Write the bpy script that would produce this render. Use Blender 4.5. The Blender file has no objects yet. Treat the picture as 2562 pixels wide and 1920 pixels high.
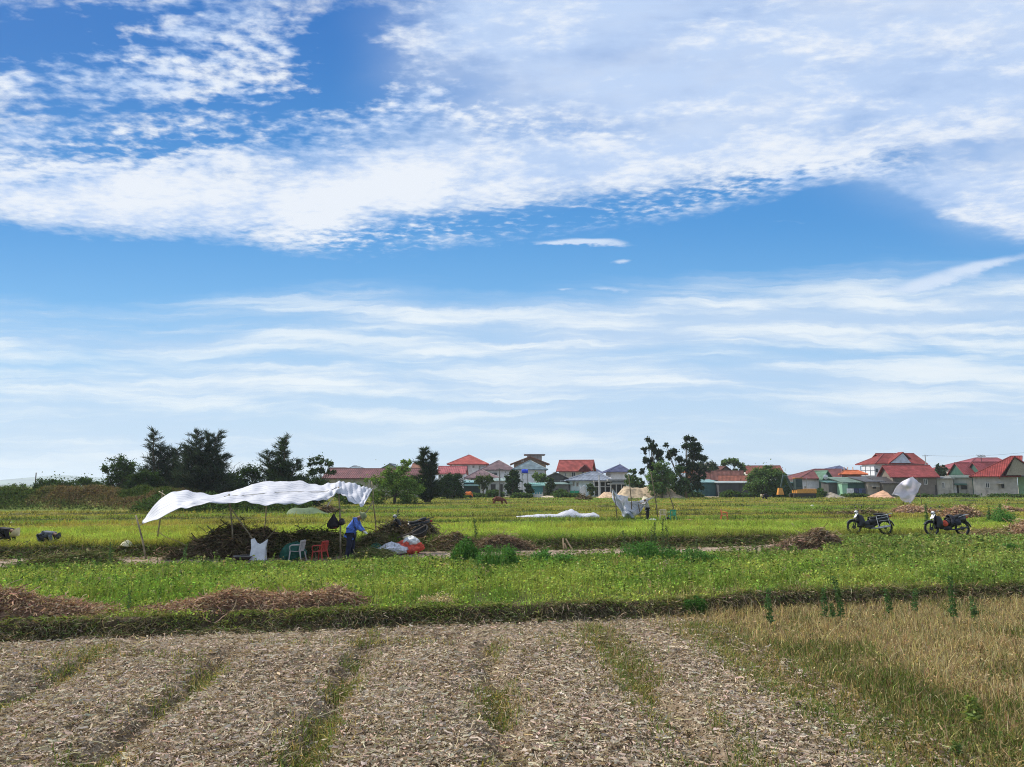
import bpy, math, random
import numpy as np
from mathutils import Vector, Matrix
R = math.radians
random.seed(7); rng = np.random.default_rng(11)
SC = bpy.context.scene
COL = SC.collection
# ------------------------------------------------------------ camera
FPX, CX, CY, PITCH, CAMZ = 1850.0, 1281.0, 960.0, math.atan(253/1850), 2.3
cd = bpy.data.cameras.new('camera'); cam = bpy.data.objects.new('camera', cd); COL.objects.link(cam)
cd.sensor_width = 36; cd.lens = 36*FPX/2562; cd.clip_start = .1; cd.clip_end = 30000
cam.location = (0, 0, CAMZ); cam.rotation_euler = (R(90)+PITCH, 0, 0)
SC.camera = cam
SC.view_settings.view_transform = 'Standard'; SC.view_settings.look = 'None'
SC.view_settings.exposure = 0.18; SC.view_settings.gamma = 1
def UW(px, py):
    t = (CY-py)/FPX; dy = math.cos(PITCH)-t*math.sin(PITCH); dz = math.sin(PITCH)+t*math.cos(PITCH)
    return (px-CX)/FPX/dy, dz/dy
def P(px, py, Y):
    u, w = UW(px, py); return Vector((u*Y, Y, CAMZ+w*Y))
# ------------------------------------------------------------ sun
SUN_EL, SUN_AZ = R(45), R(-62)          # azimuth from +Y, negative = left
sl = bpy.data.lights.new('sun', 'SUN'); sl.energy = 4.8; sl.angle = R(.6); sl.color = (1, .95, .86)
sun = bpy.data.objects.new('sun', sl); COL.objects.link(sun)
sd = Vector((math.sin(SUN_AZ)*math.cos(SUN_EL), math.cos(SUN_AZ)*math.cos(SUN_EL), math.sin(SUN_EL)))
sun.rotation_euler = sd.to_track_quat('Z', 'Y').to_euler()
# ------------------------------------------------------------ world: sky texture under procedural cloud layers
W = bpy.data.worlds.new('World'); SC.world = W; W.use_nodes = True
nt = W.node_tree; nt.nodes.clear()
class E:
    T = nt
    def __init__(s, k): s.k = k
    @staticmethod
    def m(op, *a, clamp=False):
        n = E.T.nodes.new('ShaderNodeMath'); n.operation = op; n.use_clamp = clamp
        for i, v in enumerate(a):
            if isinstance(v, E): E.T.links.new(v.k, n.inputs[i])
            else: n.inputs[i].default_value = v
        return E(n.outputs[0])
    def __add__(s, o): return E.m('ADD', s, o)
    __radd__ = __add__
    def __sub__(s, o): return E.m('SUBTRACT', s, o)
    def __rsub__(s, o): return E.m('SUBTRACT', o, s)
    def __mul__(s, o): return E.m('MULTIPLY', s, o)
    __rmul__ = __mul__
    def __truediv__(s, o): return E.m('DIVIDE', s, o)
    def max(s, o): return E.m('MAXIMUM', s, o)
    def min(s, o): return E.m('MINIMUM', s, o)
    def sat(s): return E.m('ADD', s, 0.0, clamp=True)
def ss(x, a, b):
    n = E.T.nodes.new('ShaderNodeMapRange'); n.interpolation_type = 'SMOOTHSTEP'
    for i, v in enumerate((x, a, b, 0., 1.)):
        if isinstance(v, E): E.T.links.new(v.k, n.inputs[i])
        else: n.inputs[i].default_value = v
    return E(n.outputs[0])
def vec(x, y, z=0.):
    n = E.T.nodes.new('ShaderNodeCombineXYZ')
    for i, v in enumerate((x, y, z)):
        if isinstance(v, E): E.T.links.new(v.k, n.inputs[i])
        else: n.inputs[i].default_value = v
    return n.outputs[0]
def noise(v, scale, detail=3, rough=.5, dist=0.):
    n = E.T.nodes.new('ShaderNodeTexNoise'); E.T.links.new(v, n.inputs['Vector'])
    n.inputs['Scale'].default_value = scale; n.inputs['Detail'].default_value = detail
    n.inputs['Roughness'].default_value = rough; n.inputs['Distortion'].default_value = dist
    return E(n.outputs[0])
def fcurve(x, pts):
    n = E.T.nodes.new('ShaderNodeFloatCurve'); c = n.mapping.curves[0]
    c.points[0].location = pts[0]; c.points[1].location = pts[-1]
    for p in pts[1:-1]: c.points.new(*p)
    n.mapping.update(); E.T.links.new(x.k, n.inputs['Value']); return E(n.outputs[0])
tc = nt.nodes.new('ShaderNodeTexCoord'); sx = nt.nodes.new('ShaderNodeSeparateXYZ')
nt.links.new(tc.outputs['Generated'], sx.inputs[0])
dx, dy_, dz = (E(sx.outputs[i]) for i in range(3))
yy = E.m('ABSOLUTE', dy_).max(.08)
u0 = dx/yy; w0 = dz/yy
zc = dz.max(0.) + .035
pv = vec(dx/zc, dy_/zc)                              # flat cloud-layer coordinates
wn1 = noise(vec(u0*1.0, w0*2.2), 2.6, 4, .55); wn2 = noise(vec(u0*1.0+7.3, w0*2.2), 2.6, 4, .55)
fn = noise(vec(u0, w0*2.6), 26, 3, .6)
u = u0 + (wn1-.5)*.09; w = w0 + (wn2-.5)*.05 + (fn-.5)*.012
un = u*.5+.5
def crv(l): return [(UW(a, b)[0]*.5+.5, UW(a, b)[1]) for a, b in l]
E1 = fcurve(un, [(0., .22)]+crv([(-150, 560), (100, 575), (350, 590), (560, 608), (800, 645), (1000, 650), (1180, 615), (1400, 583), (1700, 540), (1950, 500), (2180, 470), (2300, 500), (2380, 560), (2562, 610)])+[(1., .2)])
E2 = fcurve(un, [(0., .22)]+crv([(-100, 740), (200, 765), (500, 745), (900, 728), (1200, 735), (1450, 720), (1750, 690), (2000, 685), (2200, 655), (2400, 650), (2562, 640)])+[(1., .3)])
def blob(px, py, rx, ry, amp, ang=0):
    a, b = UW(px, py); s = 1/FPX; ca, sa = math.cos(R(ang)), math.sin(R(ang))
    X = u-a; Y = w-b
    q = (X*ca+Y*sa)/(rx*s*1.1); t = (Y*ca-X*sa)/(ry*s*1.15)
    return E.m('POWER', 2.718, (q*q+t*t)*-1.)*amp
C1 = 1.08 + sum((blob(*b) for b in [
    (60, 110, 260, 75, -1.1, 0), (850, 170, 105, 100, -1.2, -20), (370, 265, 330, 34, -.75, 4), (480, 60, 560, 150, -.42), (230, 60, 120, 60, -.3),
    (540, 150, 200, 80, .30), (640, 300, 230, 40, -.3, 4), (600, 348, 350, 34, -.5, 0), (280, 360, 280, 52, -.5, 6), (1420, 322, 300, 26, -.55), (1650, 480, 560, 48, -.62, 9), (1150, 585, 360, 55, -.5, 10),
    (2562, 385, 260, 38, -1.0, 3), (1180, 215, 240, 60, -.6, -18), (930, 60, 110, 80, -.35), (700, 250, 120, 30, -.2), (2330, 570, 140, 50, -.3), (1560, 140, 200, 30, -.3, 0),
    (150, 480, 520, 60, .35, -4), (1100, 470, 700, 50, .35, 3), (1900, 400, 500, 50, .3)]), (noise(pv, 1.3, 4, .6)-.5)*1.1)
up = ss(w-E1+(noise(pv, 17, 3, .55)-.5)*.03, -.006, .024)
# puffs: cells on the cloud layer, sheared towards lower right
pw = vec((dx+dy_*.35)/zc, (dy_*1.25-dx*.2)/zc)
puff = noise(pw, 22, 4, .52, .1); puff2 = noise(pw, 7, 3, .5)
amz = .35 + sum(blob(*b) for b in [(420, 130, 620, 170, 2.6, 0), (250, 380, 420, 90, 1.5, 6), (900, 250, 330, 70, 1.6, -10), (1200, 240, 260, 70, 1.5, -15), (1350, 560, 620, 60, 2.2, 8), (1950, 460, 300, 42, 2.2, 8), (900, 610, 500, 40, 1.4, 0), (1420, 325, 330, 40, 1.2), (600, 350, 380, 45, 1.0)])
str_ = noise(vec(u+w*.5, w*3.2-u*.25), 5.5, 6, .62, .4)
a1 = ss(C1 + (puff-.5)*amz.min(2.9)*.82 + (puff2-.5)*.5 + (str_-.5)*1.9, .30, 1.30)*up*.96
# small loose clouds inside the blue band
sm = (blob(1480, 600, 75, 10, 1.0) + blob(1400, 604, 60, 6, .7) + blob(1548, 652, 26, 7, .8) + blob(1100, 605, 190, 16, .5, 3) + blob(2440, 675, 150, 20, 1.0, 14) + blob(2250, 720, 260, 12, .55, 4) + blob(1950, 560, 60, 5, .5) + blob(1530, 725, 60, 8, .6) + blob(1425, 733, 30, 5, .6) + blob(2380, 760, 300, 10, .3, 3))
a1b = ss(sm + (fn-.5)*.9, .3, .95)*.85
# thin veil in the upper right and the wing on the right
veil = (ss(u, -.28, .05)*ss(w-E1, .03, .12) + blob(2520, 500, 260, 70, .9, -8)).min(1.)
vn = noise(vec(u0+w0*.3, w0*2.4-u0*.3), 3.2, 5, .55)
a2 = (veil*(.74+(vn-.5)*1.0)).sat()
# low stratus streaks
sv = vec(u*1.0, w*9.)
s1 = noise(sv, 2.3, 6, .56, .3); s2 = noise(vec(u+3., w*16.), 3.4, 5, .6)
low = ss(E2-w+(s2-.5)*.06, -.015, .05)
cov = .40 + blob(2250, 790, 900, 52, .50, 2) + blob(1150, 760, 600, 42, .35) + blob(1600, 850, 420, 25, .3, 3) + blob(100, 900, 350, 60, -.18) + blob(250, 860, 400, 22, .3) + blob(700, 960, 900, 40, .18) + blob(1800, 950, 900, 50, .16)
a3 = (ss(cov + (s1-.5)*1.5 + (s2-.5)*.6, .1, .85)*low*.88).sat()
hz = ss(w0, .20, -.02)*.70                               # milky air low over the land
sky = nt.nodes.new('ShaderNodeTexSky'); sky.sky_type = 'NISHITA'; sky.sun_disc = False
sky.sun_elevation = SUN_EL; sky.sun_rotation = SUN_AZ; sky.altitude = 50; sky.air_density = 1.0; sky.dust_density = .6; sky.ozone_density = 1.6
def mixc(f, a, b, bt='MIX'):
    n = E.T.nodes.new('ShaderNodeMix'); n.data_type = 'RGBA'; n.blend_type = bt
    for i, v in ((0, f), (6, a), (7, b)):
        if isinstance(v, E): E.T.links.new(v.k, n.inputs[i])
        elif hasattr(v, 'is_output'): E.T.links.new(v, n.inputs[i])
        elif isinstance(v, (int, float)): n.inputs[i].default_value = v
        else: n.inputs[i].default_value = (*v, 1)
    return n.outputs[2]
SKS = .11
def k(c, f=1/SKS): return tuple(x*f for x in c)
hsv = nt.nodes.new('ShaderNodeHueSaturation'); hsv.inputs['Saturation'].default_value = 1.25; hsv.inputs['Value'].default_value = 1.0
nt.links.new(sky.outputs[0], hsv.inputs['Color'])
base = mixc(1., hsv.outputs[0], (.72, 1.0, 1.06), 'MULTIPLY')
g = mixc(ss(w0, .02, .22), k((.50, .66, .82)), k((.20, .47, .78)))
g = mixc(ss(w0, .14, .40), g, k((.062, .28, .64)))
g = mixc(ss(w0, .30, .72), g, k((.021, .150, .48)))
base = mixc(.9, base, g)
c = mixc(hz, base, k((.50, .63, .75)))
c = mixc(low*(.42+(noise(vec(u0, w0*5.), 1.6, 4, .55)-.5)*1.3).sat()*.85, c, k((.46, .61, .80)))
c = mixc(a3, c, mixc(ss(s1 + (s2-.5)*.5, .4, .62), k((.46, .60, .79)), k((.78, .83, .86))))
c = mixc(a2, c, mixc(ss(vn, .35, .65), k((.44, .57, .81)), k((.65, .73, .86))))
bright = noise(vec(u0+w0*.4, w0*3.0-u0*.3), 3.6, 7, .66)
br_ = bright + (puff-.5)*.35 + (str_-.5)*.7 + blob(300, 500, 700, 90, .12, -3) + blob(1100, 480, 600, 60, .12, 4) - blob(1700, 150, 1000, 200, .10)
c = mixc(a1, c, mixc(ss(br_, .36, .68), k((.46, .59, .82)), k((.76, .80, .86))))
c = mixc(a1b, c, k((.62, .71, .85)))
bg = nt.nodes.new('ShaderNodeBackground'); bg.inputs['Strength'].default_value = SKS
nt.links.new(c, bg.inputs['Color'])
wo = nt.nodes.new('ShaderNodeOutputWorld'); nt.links.new(bg.outputs[0], wo.inputs[0])
W.cycles.sampling_method = 'MANUAL'; W.cycles.sample_map_resolution = 512
# ------------------------------------------------------------ helpers
def lin(r, g, b, f=.7):
    return tuple(((v/255/12.92) if v < 10 else ((v/255+.055)/1.055)**2.4)*f for v in (r, g, b))
def smst(x, a, b):
    t = np.clip((x-a)/(b-a), 0, 1); return t*t*(3-2*t)
_perm = np.random.default_rng(3).permutation(512).astype(np.int64)
_gr = np.random.default_rng(4).uniform(0, 2*np.pi, 512); _gx, _gy = np.cos(_gr), np.sin(_gr)
def pn(x, y, seed=0):
    x = np.asarray(x, float); y = np.asarray(y, float)
    xi = np.floor(x).astype(np.int64); yi = np.floor(y).astype(np.int64); xf = x-xi; yf = y-yi
    def g(i, j):
        hsh = _perm[(_perm[(i+seed*37) & 511]+j) & 511]; return _gx[hsh], _gy[hsh]
    def d(i, j, a, b):
        gx, gy = g(xi+i, yi+j); return gx*a+gy*b
    sx_, sy_ = xf*xf*(3-2*xf), yf*yf*(3-2*yf)
    n0 = d(0, 0, xf, yf)*(1-sx_)+d(1, 0, xf-1, yf)*sx_; n1 = d(0, 1, xf, yf-1)*(1-sx_)+d(1, 1, xf-1, yf-1)*sx_
    return (n0*(1-sy_)+n1*sy_)*1.5
def fbm(x, y, seed=0, o=3):
    return sum(pn(x*2**i, y*2**i, seed+i)*.5**i for i in range(o))
def tag(o, label=None, cat=None, group=None, kind=None):
    if label: o['label'] = label
    if cat: o['category'] = cat
    if group: o['group'] = group
    if kind: o['kind'] = kind
    return o
def empty(name, loc, label, cat, group=None, rz=0, sc=1):
    o = bpy.data.objects.new(name, None); COL.objects.link(o); o.empty_display_size = .1
    o.location = loc; o.rotation_euler = (0, 0, rz); o.scale = (sc,)*3
    return tag(o, label, cat, group)
def tri_mesh(name, V, T, C=None, mat=None, parent=None):
    me = bpy.data.meshes.new(name); V = np.ascontiguousarray(V, np.float32); T = np.ascontiguousarray(T, np.int32)
    me.vertices.add(len(V)); me.vertices.foreach_set('co', V.ravel()); n = T.shape[1]
    me.loops.add(T.size); me.loops.foreach_set('vertex_index', T.ravel())
    me.polygons.add(len(T)); me.polygons.foreach_set('loop_start', np.arange(0, T.size, n, dtype=np.int32))
    if C is not None:
        a = me.color_attributes.new('col', 'FLOAT_COLOR', 'POINT')
        a.data.foreach_set('color', np.concatenate([C, np.ones((len(C), 1))], 1).astype(np.float32).ravel())
    me.update(calc_edges=True); me.validate()
    if mat: me.materials.append(mat)
    o = bpy.data.objects.new(name, me); COL.objects.link(o)
    if parent: o.parent = parent
    return o
class NM:                                  # numpy triangle collector with one colour per vertex
    def __init__(s): s.V, s.T, s.C, s.n = [], [], [], 0
    def add(s, V, T, C):
        s.V.append(V); s.T.append(T+s.n); s.C.append(np.broadcast_to(C, V.shape)); s.n += len(V); return s
    def build(s, name, mat, parent=None): return tri_mesh(name, np.concatenate(s.V), np.concatenate(s.T), np.concatenate(s.C), mat, parent)
def blades(nm, P0, H, Wd, C, lean=.35, r=rng):
    N = len(P0); yaw = r.uniform(0, 2*np.pi, N); ax = np.stack([np.cos(yaw), np.sin(yaw), 0*yaw], 1)
    ly = r.uniform(0, 2*np.pi, N); la = (np.abs(r.normal(0, lean, N))*H)[:, None]*np.stack([np.cos(ly), np.sin(ly), 0*ly], 1)
    up_ = np.zeros((N, 3)); up_[:, 2] = H; w_ = (Wd/2)[:, None]
    V = np.stack([P0-ax*w_, P0+ax*w_, P0+up_*.55+la*.3-ax*w_*.8, P0+up_*.55+la*.3+ax*w_*.8, P0+up_*.98+la], 1).reshape(-1, 3)
    b = (np.arange(N)*5)[:, None]
    T = np.concatenate([b+np.array([0, 1, 3]), b+np.array([0, 3, 2]), b+np.array([2, 3, 4])])
    nm.add(V, T, np.repeat(C, 5, 0))
def leaves(nm, P0, S, C, up=.5, r=rng, ratio=.55):
    N = len(P0); a = r.normal(size=(N, 3)); a[:, 2] *= (1-up); a /= np.linalg.norm(a, axis=1)[:, None]+1e-6
    b = r.normal(size=(N, 3)); b -= a*(a*b).sum(1)[:, None]; b /= np.linalg.norm(b, axis=1)[:, None]+1e-6
    S = np.broadcast_to(S, (N,))[:, None]
    V = np.stack([P0-a*S*.5, P0+b*S*.5*ratio, P0+a*S*.5, P0-b*S*.5*ratio], 1).reshape(-1, 3)
    q = (np.arange(N)*4)[:, None]
    nm.add(V, np.concatenate([q+np.array([0, 1, 2]), q+np.array([0, 2, 3])]), np.repeat(C, 4, 0))
def strands(nm, P0, L, Wd, C, dirz=.15, curl=.6, seg=3, r=rng, droop=0.):
    N = len(P0); a = r.uniform(0, 2*np.pi, N); z = r.normal(0, dirz, N); pts = [P0.copy()]; p = P0.copy()
    for i in range(seg):
        st = np.stack([np.cos(a), np.sin(a), z], 1)*(L/seg)[:, None]; p = p+st; pts.append(p.copy()); a = a+r.normal(0, curl, N); z = z+r.normal(0, dirz, N)-droop
    a2 = r.uniform(0, 2*np.pi, N); sd_ = np.stack([-np.sin(a), np.cos(a), np.sin(a2)*.8], 1)*(Wd/2)[:, None]
    k_ = seg+1; V = np.stack([q for p_ in pts for q in (p_-sd_, p_+sd_)], 1).reshape(-1, 3)
    b = (np.arange(N)*2*k_)[:, None]
    T = np.concatenate([b+np.array(t) for i in range(seg) for t in ([2*i, 2*i+1, 2*i+3], [2*i, 2*i+3, 2*i+2])])
    nm.add(V, T, np.repeat(C, 2*k_, 0))
def vary(c, N, s=.2, r=rng):
    c = np.array(c)[None, :] if np.ndim(c) == 1 else c
    return np.clip(c*(1+r.normal(0, s, (N, 1)))*(1+r.normal(0, s*.3, (N, 3))), .004, .9)
# ------------------------------------------------------------ materials
def newmat(name):
    m = bpy.data.materials.new(name); m.use_nodes = True; t = m.node_tree; t.nodes.clear(); E.T = t
    out = t.nodes.new('ShaderNodeOutputMaterial'); return m, t, out
def leafmat(name, transl=.35, rough=.6):
    m, t, out = newmat(name)
    a = t.nodes.new('ShaderNodeAttribute'); a.attribute_name = 'col'
    p = t.nodes.new('ShaderNodeBsdfDiffuse'); q = t.nodes.new('ShaderNodeBsdfTranslucent'); x = t.nodes.new('ShaderNodeMixShader'); x.inputs[0].default_value = transl
    t.links.new(a.outputs['Color'], p.inputs[0]); t.links.new(mixc(1., a.outputs['Color'], (1.25, 1.25, .7), 'MULTIPLY'), q.inputs[0])
    t.links.new(p.outputs[0], x.inputs[1]); t.links.new(q.outputs[0], x.inputs[2]); t.links.new(x.outputs[0], out.inputs[0]); return m
M_LEAF = leafmat('foliage'); M_TREE = leafmat('tree_foliage', .22); M_STRAW = leafmat('straw', .15)
def groundmat():
    m, t, out = newmat('ground'); g = t.nodes.new('ShaderNodeNewGeometry'); a = t.nodes.new('ShaderNodeAttribute'); a.attribute_name = 'col'
    n1 = noise(g.outputs['Position'], 38, 5, .7); n2 = noise(g.outputs['Position'], 1.2, 4, .6); n3 = noise(g.outputs['Position'], 9, 4, .6)
    f = mixc(1., a.outputs['Color'], mixc(ss(n1, .3, .7), (.62, .58, .54), (1.25, 1.25, 1.25)), 'MULTIPLY')
    f = mixc(1., f, mixc(ss(n2, .3, .7), (.85, .84, .80), (1.12, 1.12, 1.1)), 'MULTIPLY')
    f = mixc(1., f, mixc(ss(n3, .3, .7), (.86, .84, .82), (1.1, 1.1, 1.1)), 'MULTIPLY')
    p = t.nodes.new('ShaderNodeBsdfPrincipled'); p.inputs['Roughness'].default_value = .95; p.inputs['Specular IOR Level'].default_value = .1
    b = t.nodes.new('ShaderNodeBump'); b.inputs['Strength'].default_value = .8; b.inputs['Distance'].default_value = .02
    t.links.new(n1.k, b.inputs['Height']); t.links.new(b.outputs[0], p.inputs['Normal']); t.links.new(f, p.inputs['Base Color']); t.links.new(p.outputs[0], out.inputs[0]); return m
_mc = {}
def mat(name, c, rough=.6, metal=0., spec=.3, var=.12, vscale=6., transl=0., bump=0., stain=0.):
    key = (name, tuple(round(x, 3) for x in c), rough, metal, var, transl, bump, stain)
    if key in _mc: return _mc[key]
    m, t, out = newmat(name); tcn = t.nodes.new('ShaderNodeTexCoord'); o = tcn.outputs['Object']
    n = noise(o, vscale, 5, .6); lo = tuple(x*(1-var*1.6) for x in c); hi = tuple(min(x*(1+var), .95) for x in c)
    col = mixc(ss(n, .3, .7), lo, hi)
    if stain:
        mp = t.nodes.new('ShaderNodeMapping'); mp.inputs['Scale'].default_value = (1, 1, .35); t.links.new(o, mp.inputs[0])
        col = mixc(ss(noise(mp.outputs[0], .9, 7, .72), .48, .74)*stain, col, tuple(x*.32 for x in c))
        col = mixc(ss(noise(mp.outputs[0], 3.1, 6, .7), .55, .8)*stain*.6, col, tuple(x*.4 for x in c))
    p = t.nodes.new('ShaderNodeBsdfPrincipled'); p.inputs['Roughness'].default_value = rough; p.inputs['Metallic'].default_value = metal; p.inputs['Specular IOR Level'].default_value = spec
    if bump:
        b = t.nodes.new('ShaderNodeBump'); b.inputs['Strength'].default_value = bump; b.inputs['Distance'].default_value = .03
        t.links.new(noise(o, vscale*3, 4, .6).k, b.inputs['Height']); t.links.new(b.outputs[0], p.inputs['Normal'])
    t.links.new(col, p.inputs['Base Color']); res = p.outputs[0]
    if transl:
        q = t.nodes.new('ShaderNodeBsdfTranslucent'); t.links.new(col, q.inputs[0]); x = t.nodes.new('ShaderNodeMixShader'); x.inputs[0].default_value = transl
        t.links.new(res, x.inputs[1]); t.links.new(q.outputs[0], x.inputs[2]); res = x.outputs[0]
    t.links.new(res, out.inputs[0]); _mc[key] = m; return m
def roofmat(c, tile=True):
    key = ('roof', tuple(round(x, 3) for x in c), tile)
    if key in _mc: return _mc[key]
    m, t, out = newmat('roof_tiles' if tile else 'roof_sheet'); o = t.nodes.new('ShaderNodeTexCoord').outputs['Object']
    wv = t.nodes.new('ShaderNodeTexWave'); wv.bands_direction = 'X'; wv.inputs['Scale'].default_value = 1.3 if tile else .9; t.links.new(o, wv.inputs[0])
    w2 = t.nodes.new('ShaderNodeTexWave'); w2.bands_direction = 'Z'; w2.inputs['Scale'].default_value = 2.6; w2.inputs['Distortion'].default_value = .6; t.links.new(o, w2.inputs[0])
    col = mixc(ss(noise(o, .8, 6, .65), .3, .75), tuple(x*.5 for x in c), tuple(x*1.15 for x in c))
    col = mixc(ss(noise(o, 3, 6, .7), .45, .75)*.6, col, tuple(x*.5 for x in c))
    if tile: col = mixc(E(w2.outputs[1])*.25, col, tuple(x*.6 for x in c))
    p = t.nodes.new('ShaderNodeBsdfPrincipled'); p.inputs['Roughness'].default_value = .85 if tile else .6; p.inputs['Specular IOR Level'].default_value = .12
    b = t.nodes.new('ShaderNodeBump'); b.inputs['Strength'].default_value = .7; b.inputs['Distance'].default_value = .06
    t.links.new(wv.outputs[1], b.inputs['Height']); t.links.new(b.outputs[0], p.inputs['Normal']); t.links.new(col, p.inputs['Base Color']); t.links.new(p.outputs[0], out.inputs[0]); _mc[key] = m; return m
# ------------------------------------------------------------ mesh builder for hard things
class MB:
    def __init__(s): s.v, s.f = [], []
    def add(s, vs, fs):
        b = len(s.v); s.v += [tuple(v) for v in vs]; s.f += [tuple(i+b for i in f) for f in fs]; return s
    def box(s, c, d, M=None, tap=1.):
        hx, hy, hz = d[0]/2, d[1]/2, d[2]/2
        vs = [Vector((x*hx*(tap if z > 0 else 1), y*hy*(tap if z > 0 else 1), z*hz)) for z in (-1, 1) for y in (-1, 1) for x in (-1, 1)]
        if M is not None: vs = [M @ v for v in vs]
        return s.add([v+Vector(c) for v in vs], [(0, 2, 3, 1), (4, 5, 7, 6), (0, 1, 5, 4), (1, 3, 7, 5), (3, 2, 6, 7), (2, 0, 4, 6)])
    def tube(s, pts, r, n=8, close=True):
        pts = [Vector(p) for p in pts]; r = r if hasattr(r, '__len__') else [r]*len(pts); b = len(s.v); prev = None
        for i, p in enumerate(pts):
            d = (pts[min(i+1, len(pts)-1)]-pts[max(i-1, 0)]).normalized()
            x = d.orthogonal().normalized() if prev is None else (prev-d*prev.dot(d)).normalized(); prev = x; y = d.cross(x)
            for j in range(n):
                a = 2*math.pi*j/n; s.v.append(tuple(p+(x*math.cos(a)+y*math.sin(a))*r[i]))
        for i in range(len(pts)-1):
            for j in range(n):
                s.f.append((b+i*n+j, b+i*n+(j+1) % n, b+(i+1)*n+(j+1) % n, b+(i+1)*n+j))
        if close: s.f.append(tuple(b+j for j in range(n))[::-1]); s.f.append(tuple(b+(len(pts)-1)*n+j for j in range(n)))
        return s
    def lathe(s, prof, c=(0, 0, 0), n=20, axis='Z'):
        b = len(s.v); c = Vector(c)
        for r, z in prof:
            for j in range(n):
                a = 2*math.pi*j/n; q = (r*math.cos(a), r*math.sin(a), z)
                if axis == 'Y': q = (q[0], q[2], q[1])
                if axis == 'X': q = (q[2], q[0], q[1])
                s.v.append(tuple(c+Vector(q)))
        for i in range(len(prof)-1):
            for j in range(n): s.f.append((b+i*n+j, b+i*n+(j+1) % n, b+(i+1)*n+(j+1) % n, b+(i+1)*n+j))
        return s
    def ell(s, c, d, n=10, M=None):
        prof = [(math.sin(math.pi*i/n), -math.cos(math.pi*i/n)) for i in range(n+1)]; k0 = len(s.v); s.lathe(prof, n=n*2)
        for i in range(k0, len(s.v)):
            q = Vector((s.v[i][0]*d[0], s.v[i][1]*d[1], s.v[i][2]*d[2])); s.v[i] = tuple((M @ q if M is not None else q)+Vector(c))
        return s
    def sheet(s, rows):
        b = len(s.v); nc = len(rows[0])
        for r_ in rows: s.v += [tuple(p) for p in r_]
        for i in range(len(rows)-1):
            for j in range(nc-1): s.f.append((b+i*nc+j, b+i*nc+j+1, b+(i+1)*nc+j+1, b+(i+1)*nc+j))
        return s
    def build(s, name, m, parent=None, smooth=False, bevel=0., sub=0, solid=0.):
        me = bpy.data.meshes.new(name); me.from_pydata(s.v, [], s.f); me.update(); me.materials.append(m)
        if smooth: me.polygons.foreach_set('use_smooth', [True]*len(me.polygons))
        o = bpy.data.objects.new(name, me); COL.objects.link(o)
        if parent: o.parent = parent
        if solid: q = o.modifiers.new('s', 'SOLIDIFY'); q.thickness = solid; q.offset = 0
        if bevel: q = o.modifiers.new('b', 'BEVEL'); q.width = bevel; q.segments = 2; q.limit_method = 'ANGLE'
        if sub: q = o.modifiers.new('u', 'SUBSURF'); q.levels = q.render_levels = sub
        return o
# ------------------------------------------------------------ terrain
ZU = .30
def furrow(X, Y): return (X+.08*(Y-6.6))/1.79
RID = [(34.5, .05), (41, .12), (48, .14), (56, .15), (66, .18), (80, .2), (97, .22)]
def hfun(X, Y, fine=False):
    X = np.asarray(X, float); Y = np.asarray(Y, float); v = Y-.2*X
    wob = .16*pn(X*.9, v*.5, 1)+.05*pn(X*4, v*3, 2)
    e = .55*smst(X, 3, 5)
    bank1 = smst(v+wob, 12.88+e, 13.10+e)
    rr = 1-smst(X, 9, 12.5)
    plot = ZU-.07*np.exp(-((v-12.9)/1.2)**2)*(v < 20)-.29*rr*np.clip((v-15)/8.2, 0, 1)
    z = plot*bank1
    bank2 = smst(v+wob*1.2, 26.85, 27.35)
    z = np.where(v > 20, (ZU-.29*rr*np.clip((v-15)/8.2, 0, 1))*(1-bank2)+ZU*bank2, z)
    s_ = furrow(X, Y); k_ = np.round(s_); d = (s_-k_)*1.79
    bed = (-.15*np.exp(-(d/.17)**2)+.03*np.cos((s_-k_)*2*np.pi+np.pi))*(1-smst(v, 10.7, 11.9))
    nearw = smst(s_, 2.5, 2.05)*(1-bank1)*(v < 20) if False else (1-smst(s_, 2.05, 2.5))*(1-bank1)*(v < 20)
    z = z+bed*nearw+.03*pn(X*.7, Y*.7, 5)*(1-smst(v, 12, 13)) + .03*pn(X*.5, Y*.5, 6)*smst(v, 13, 14)
    for vr, a in RID: z = z+a*np.exp(-((v-vr-.6*pn(X*.12, vr, 9))/.35)**2)*smst(v, 27, 30)*(Y < 118)*(.6+.8*pn(X*.08, vr*3., 8))
    md = np.exp(-((Y-61)/3.6)**4)*smst(-X, 23, 28)*1.30*(1+.2*pn(X*.3, Y*.3, 10)); z = z+md
    return z
def G(px, py):
    u_, w_ = UW(px, py); Y = 10.
    for _ in range(60):
        z = float(hfun(u_*Y, Y)); Yn = (z-CAMZ)/w_; Y = Y*.5+Yn*.5
    return Vector((u_*Y, Y, float(hfun(u_*Y, Y))))
def Pz(px, Y, dz=0.):
    X = UW(px, 1213)[0]*Y; return Vector((X, Y, float(hfun(X, Y))+dz))
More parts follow.
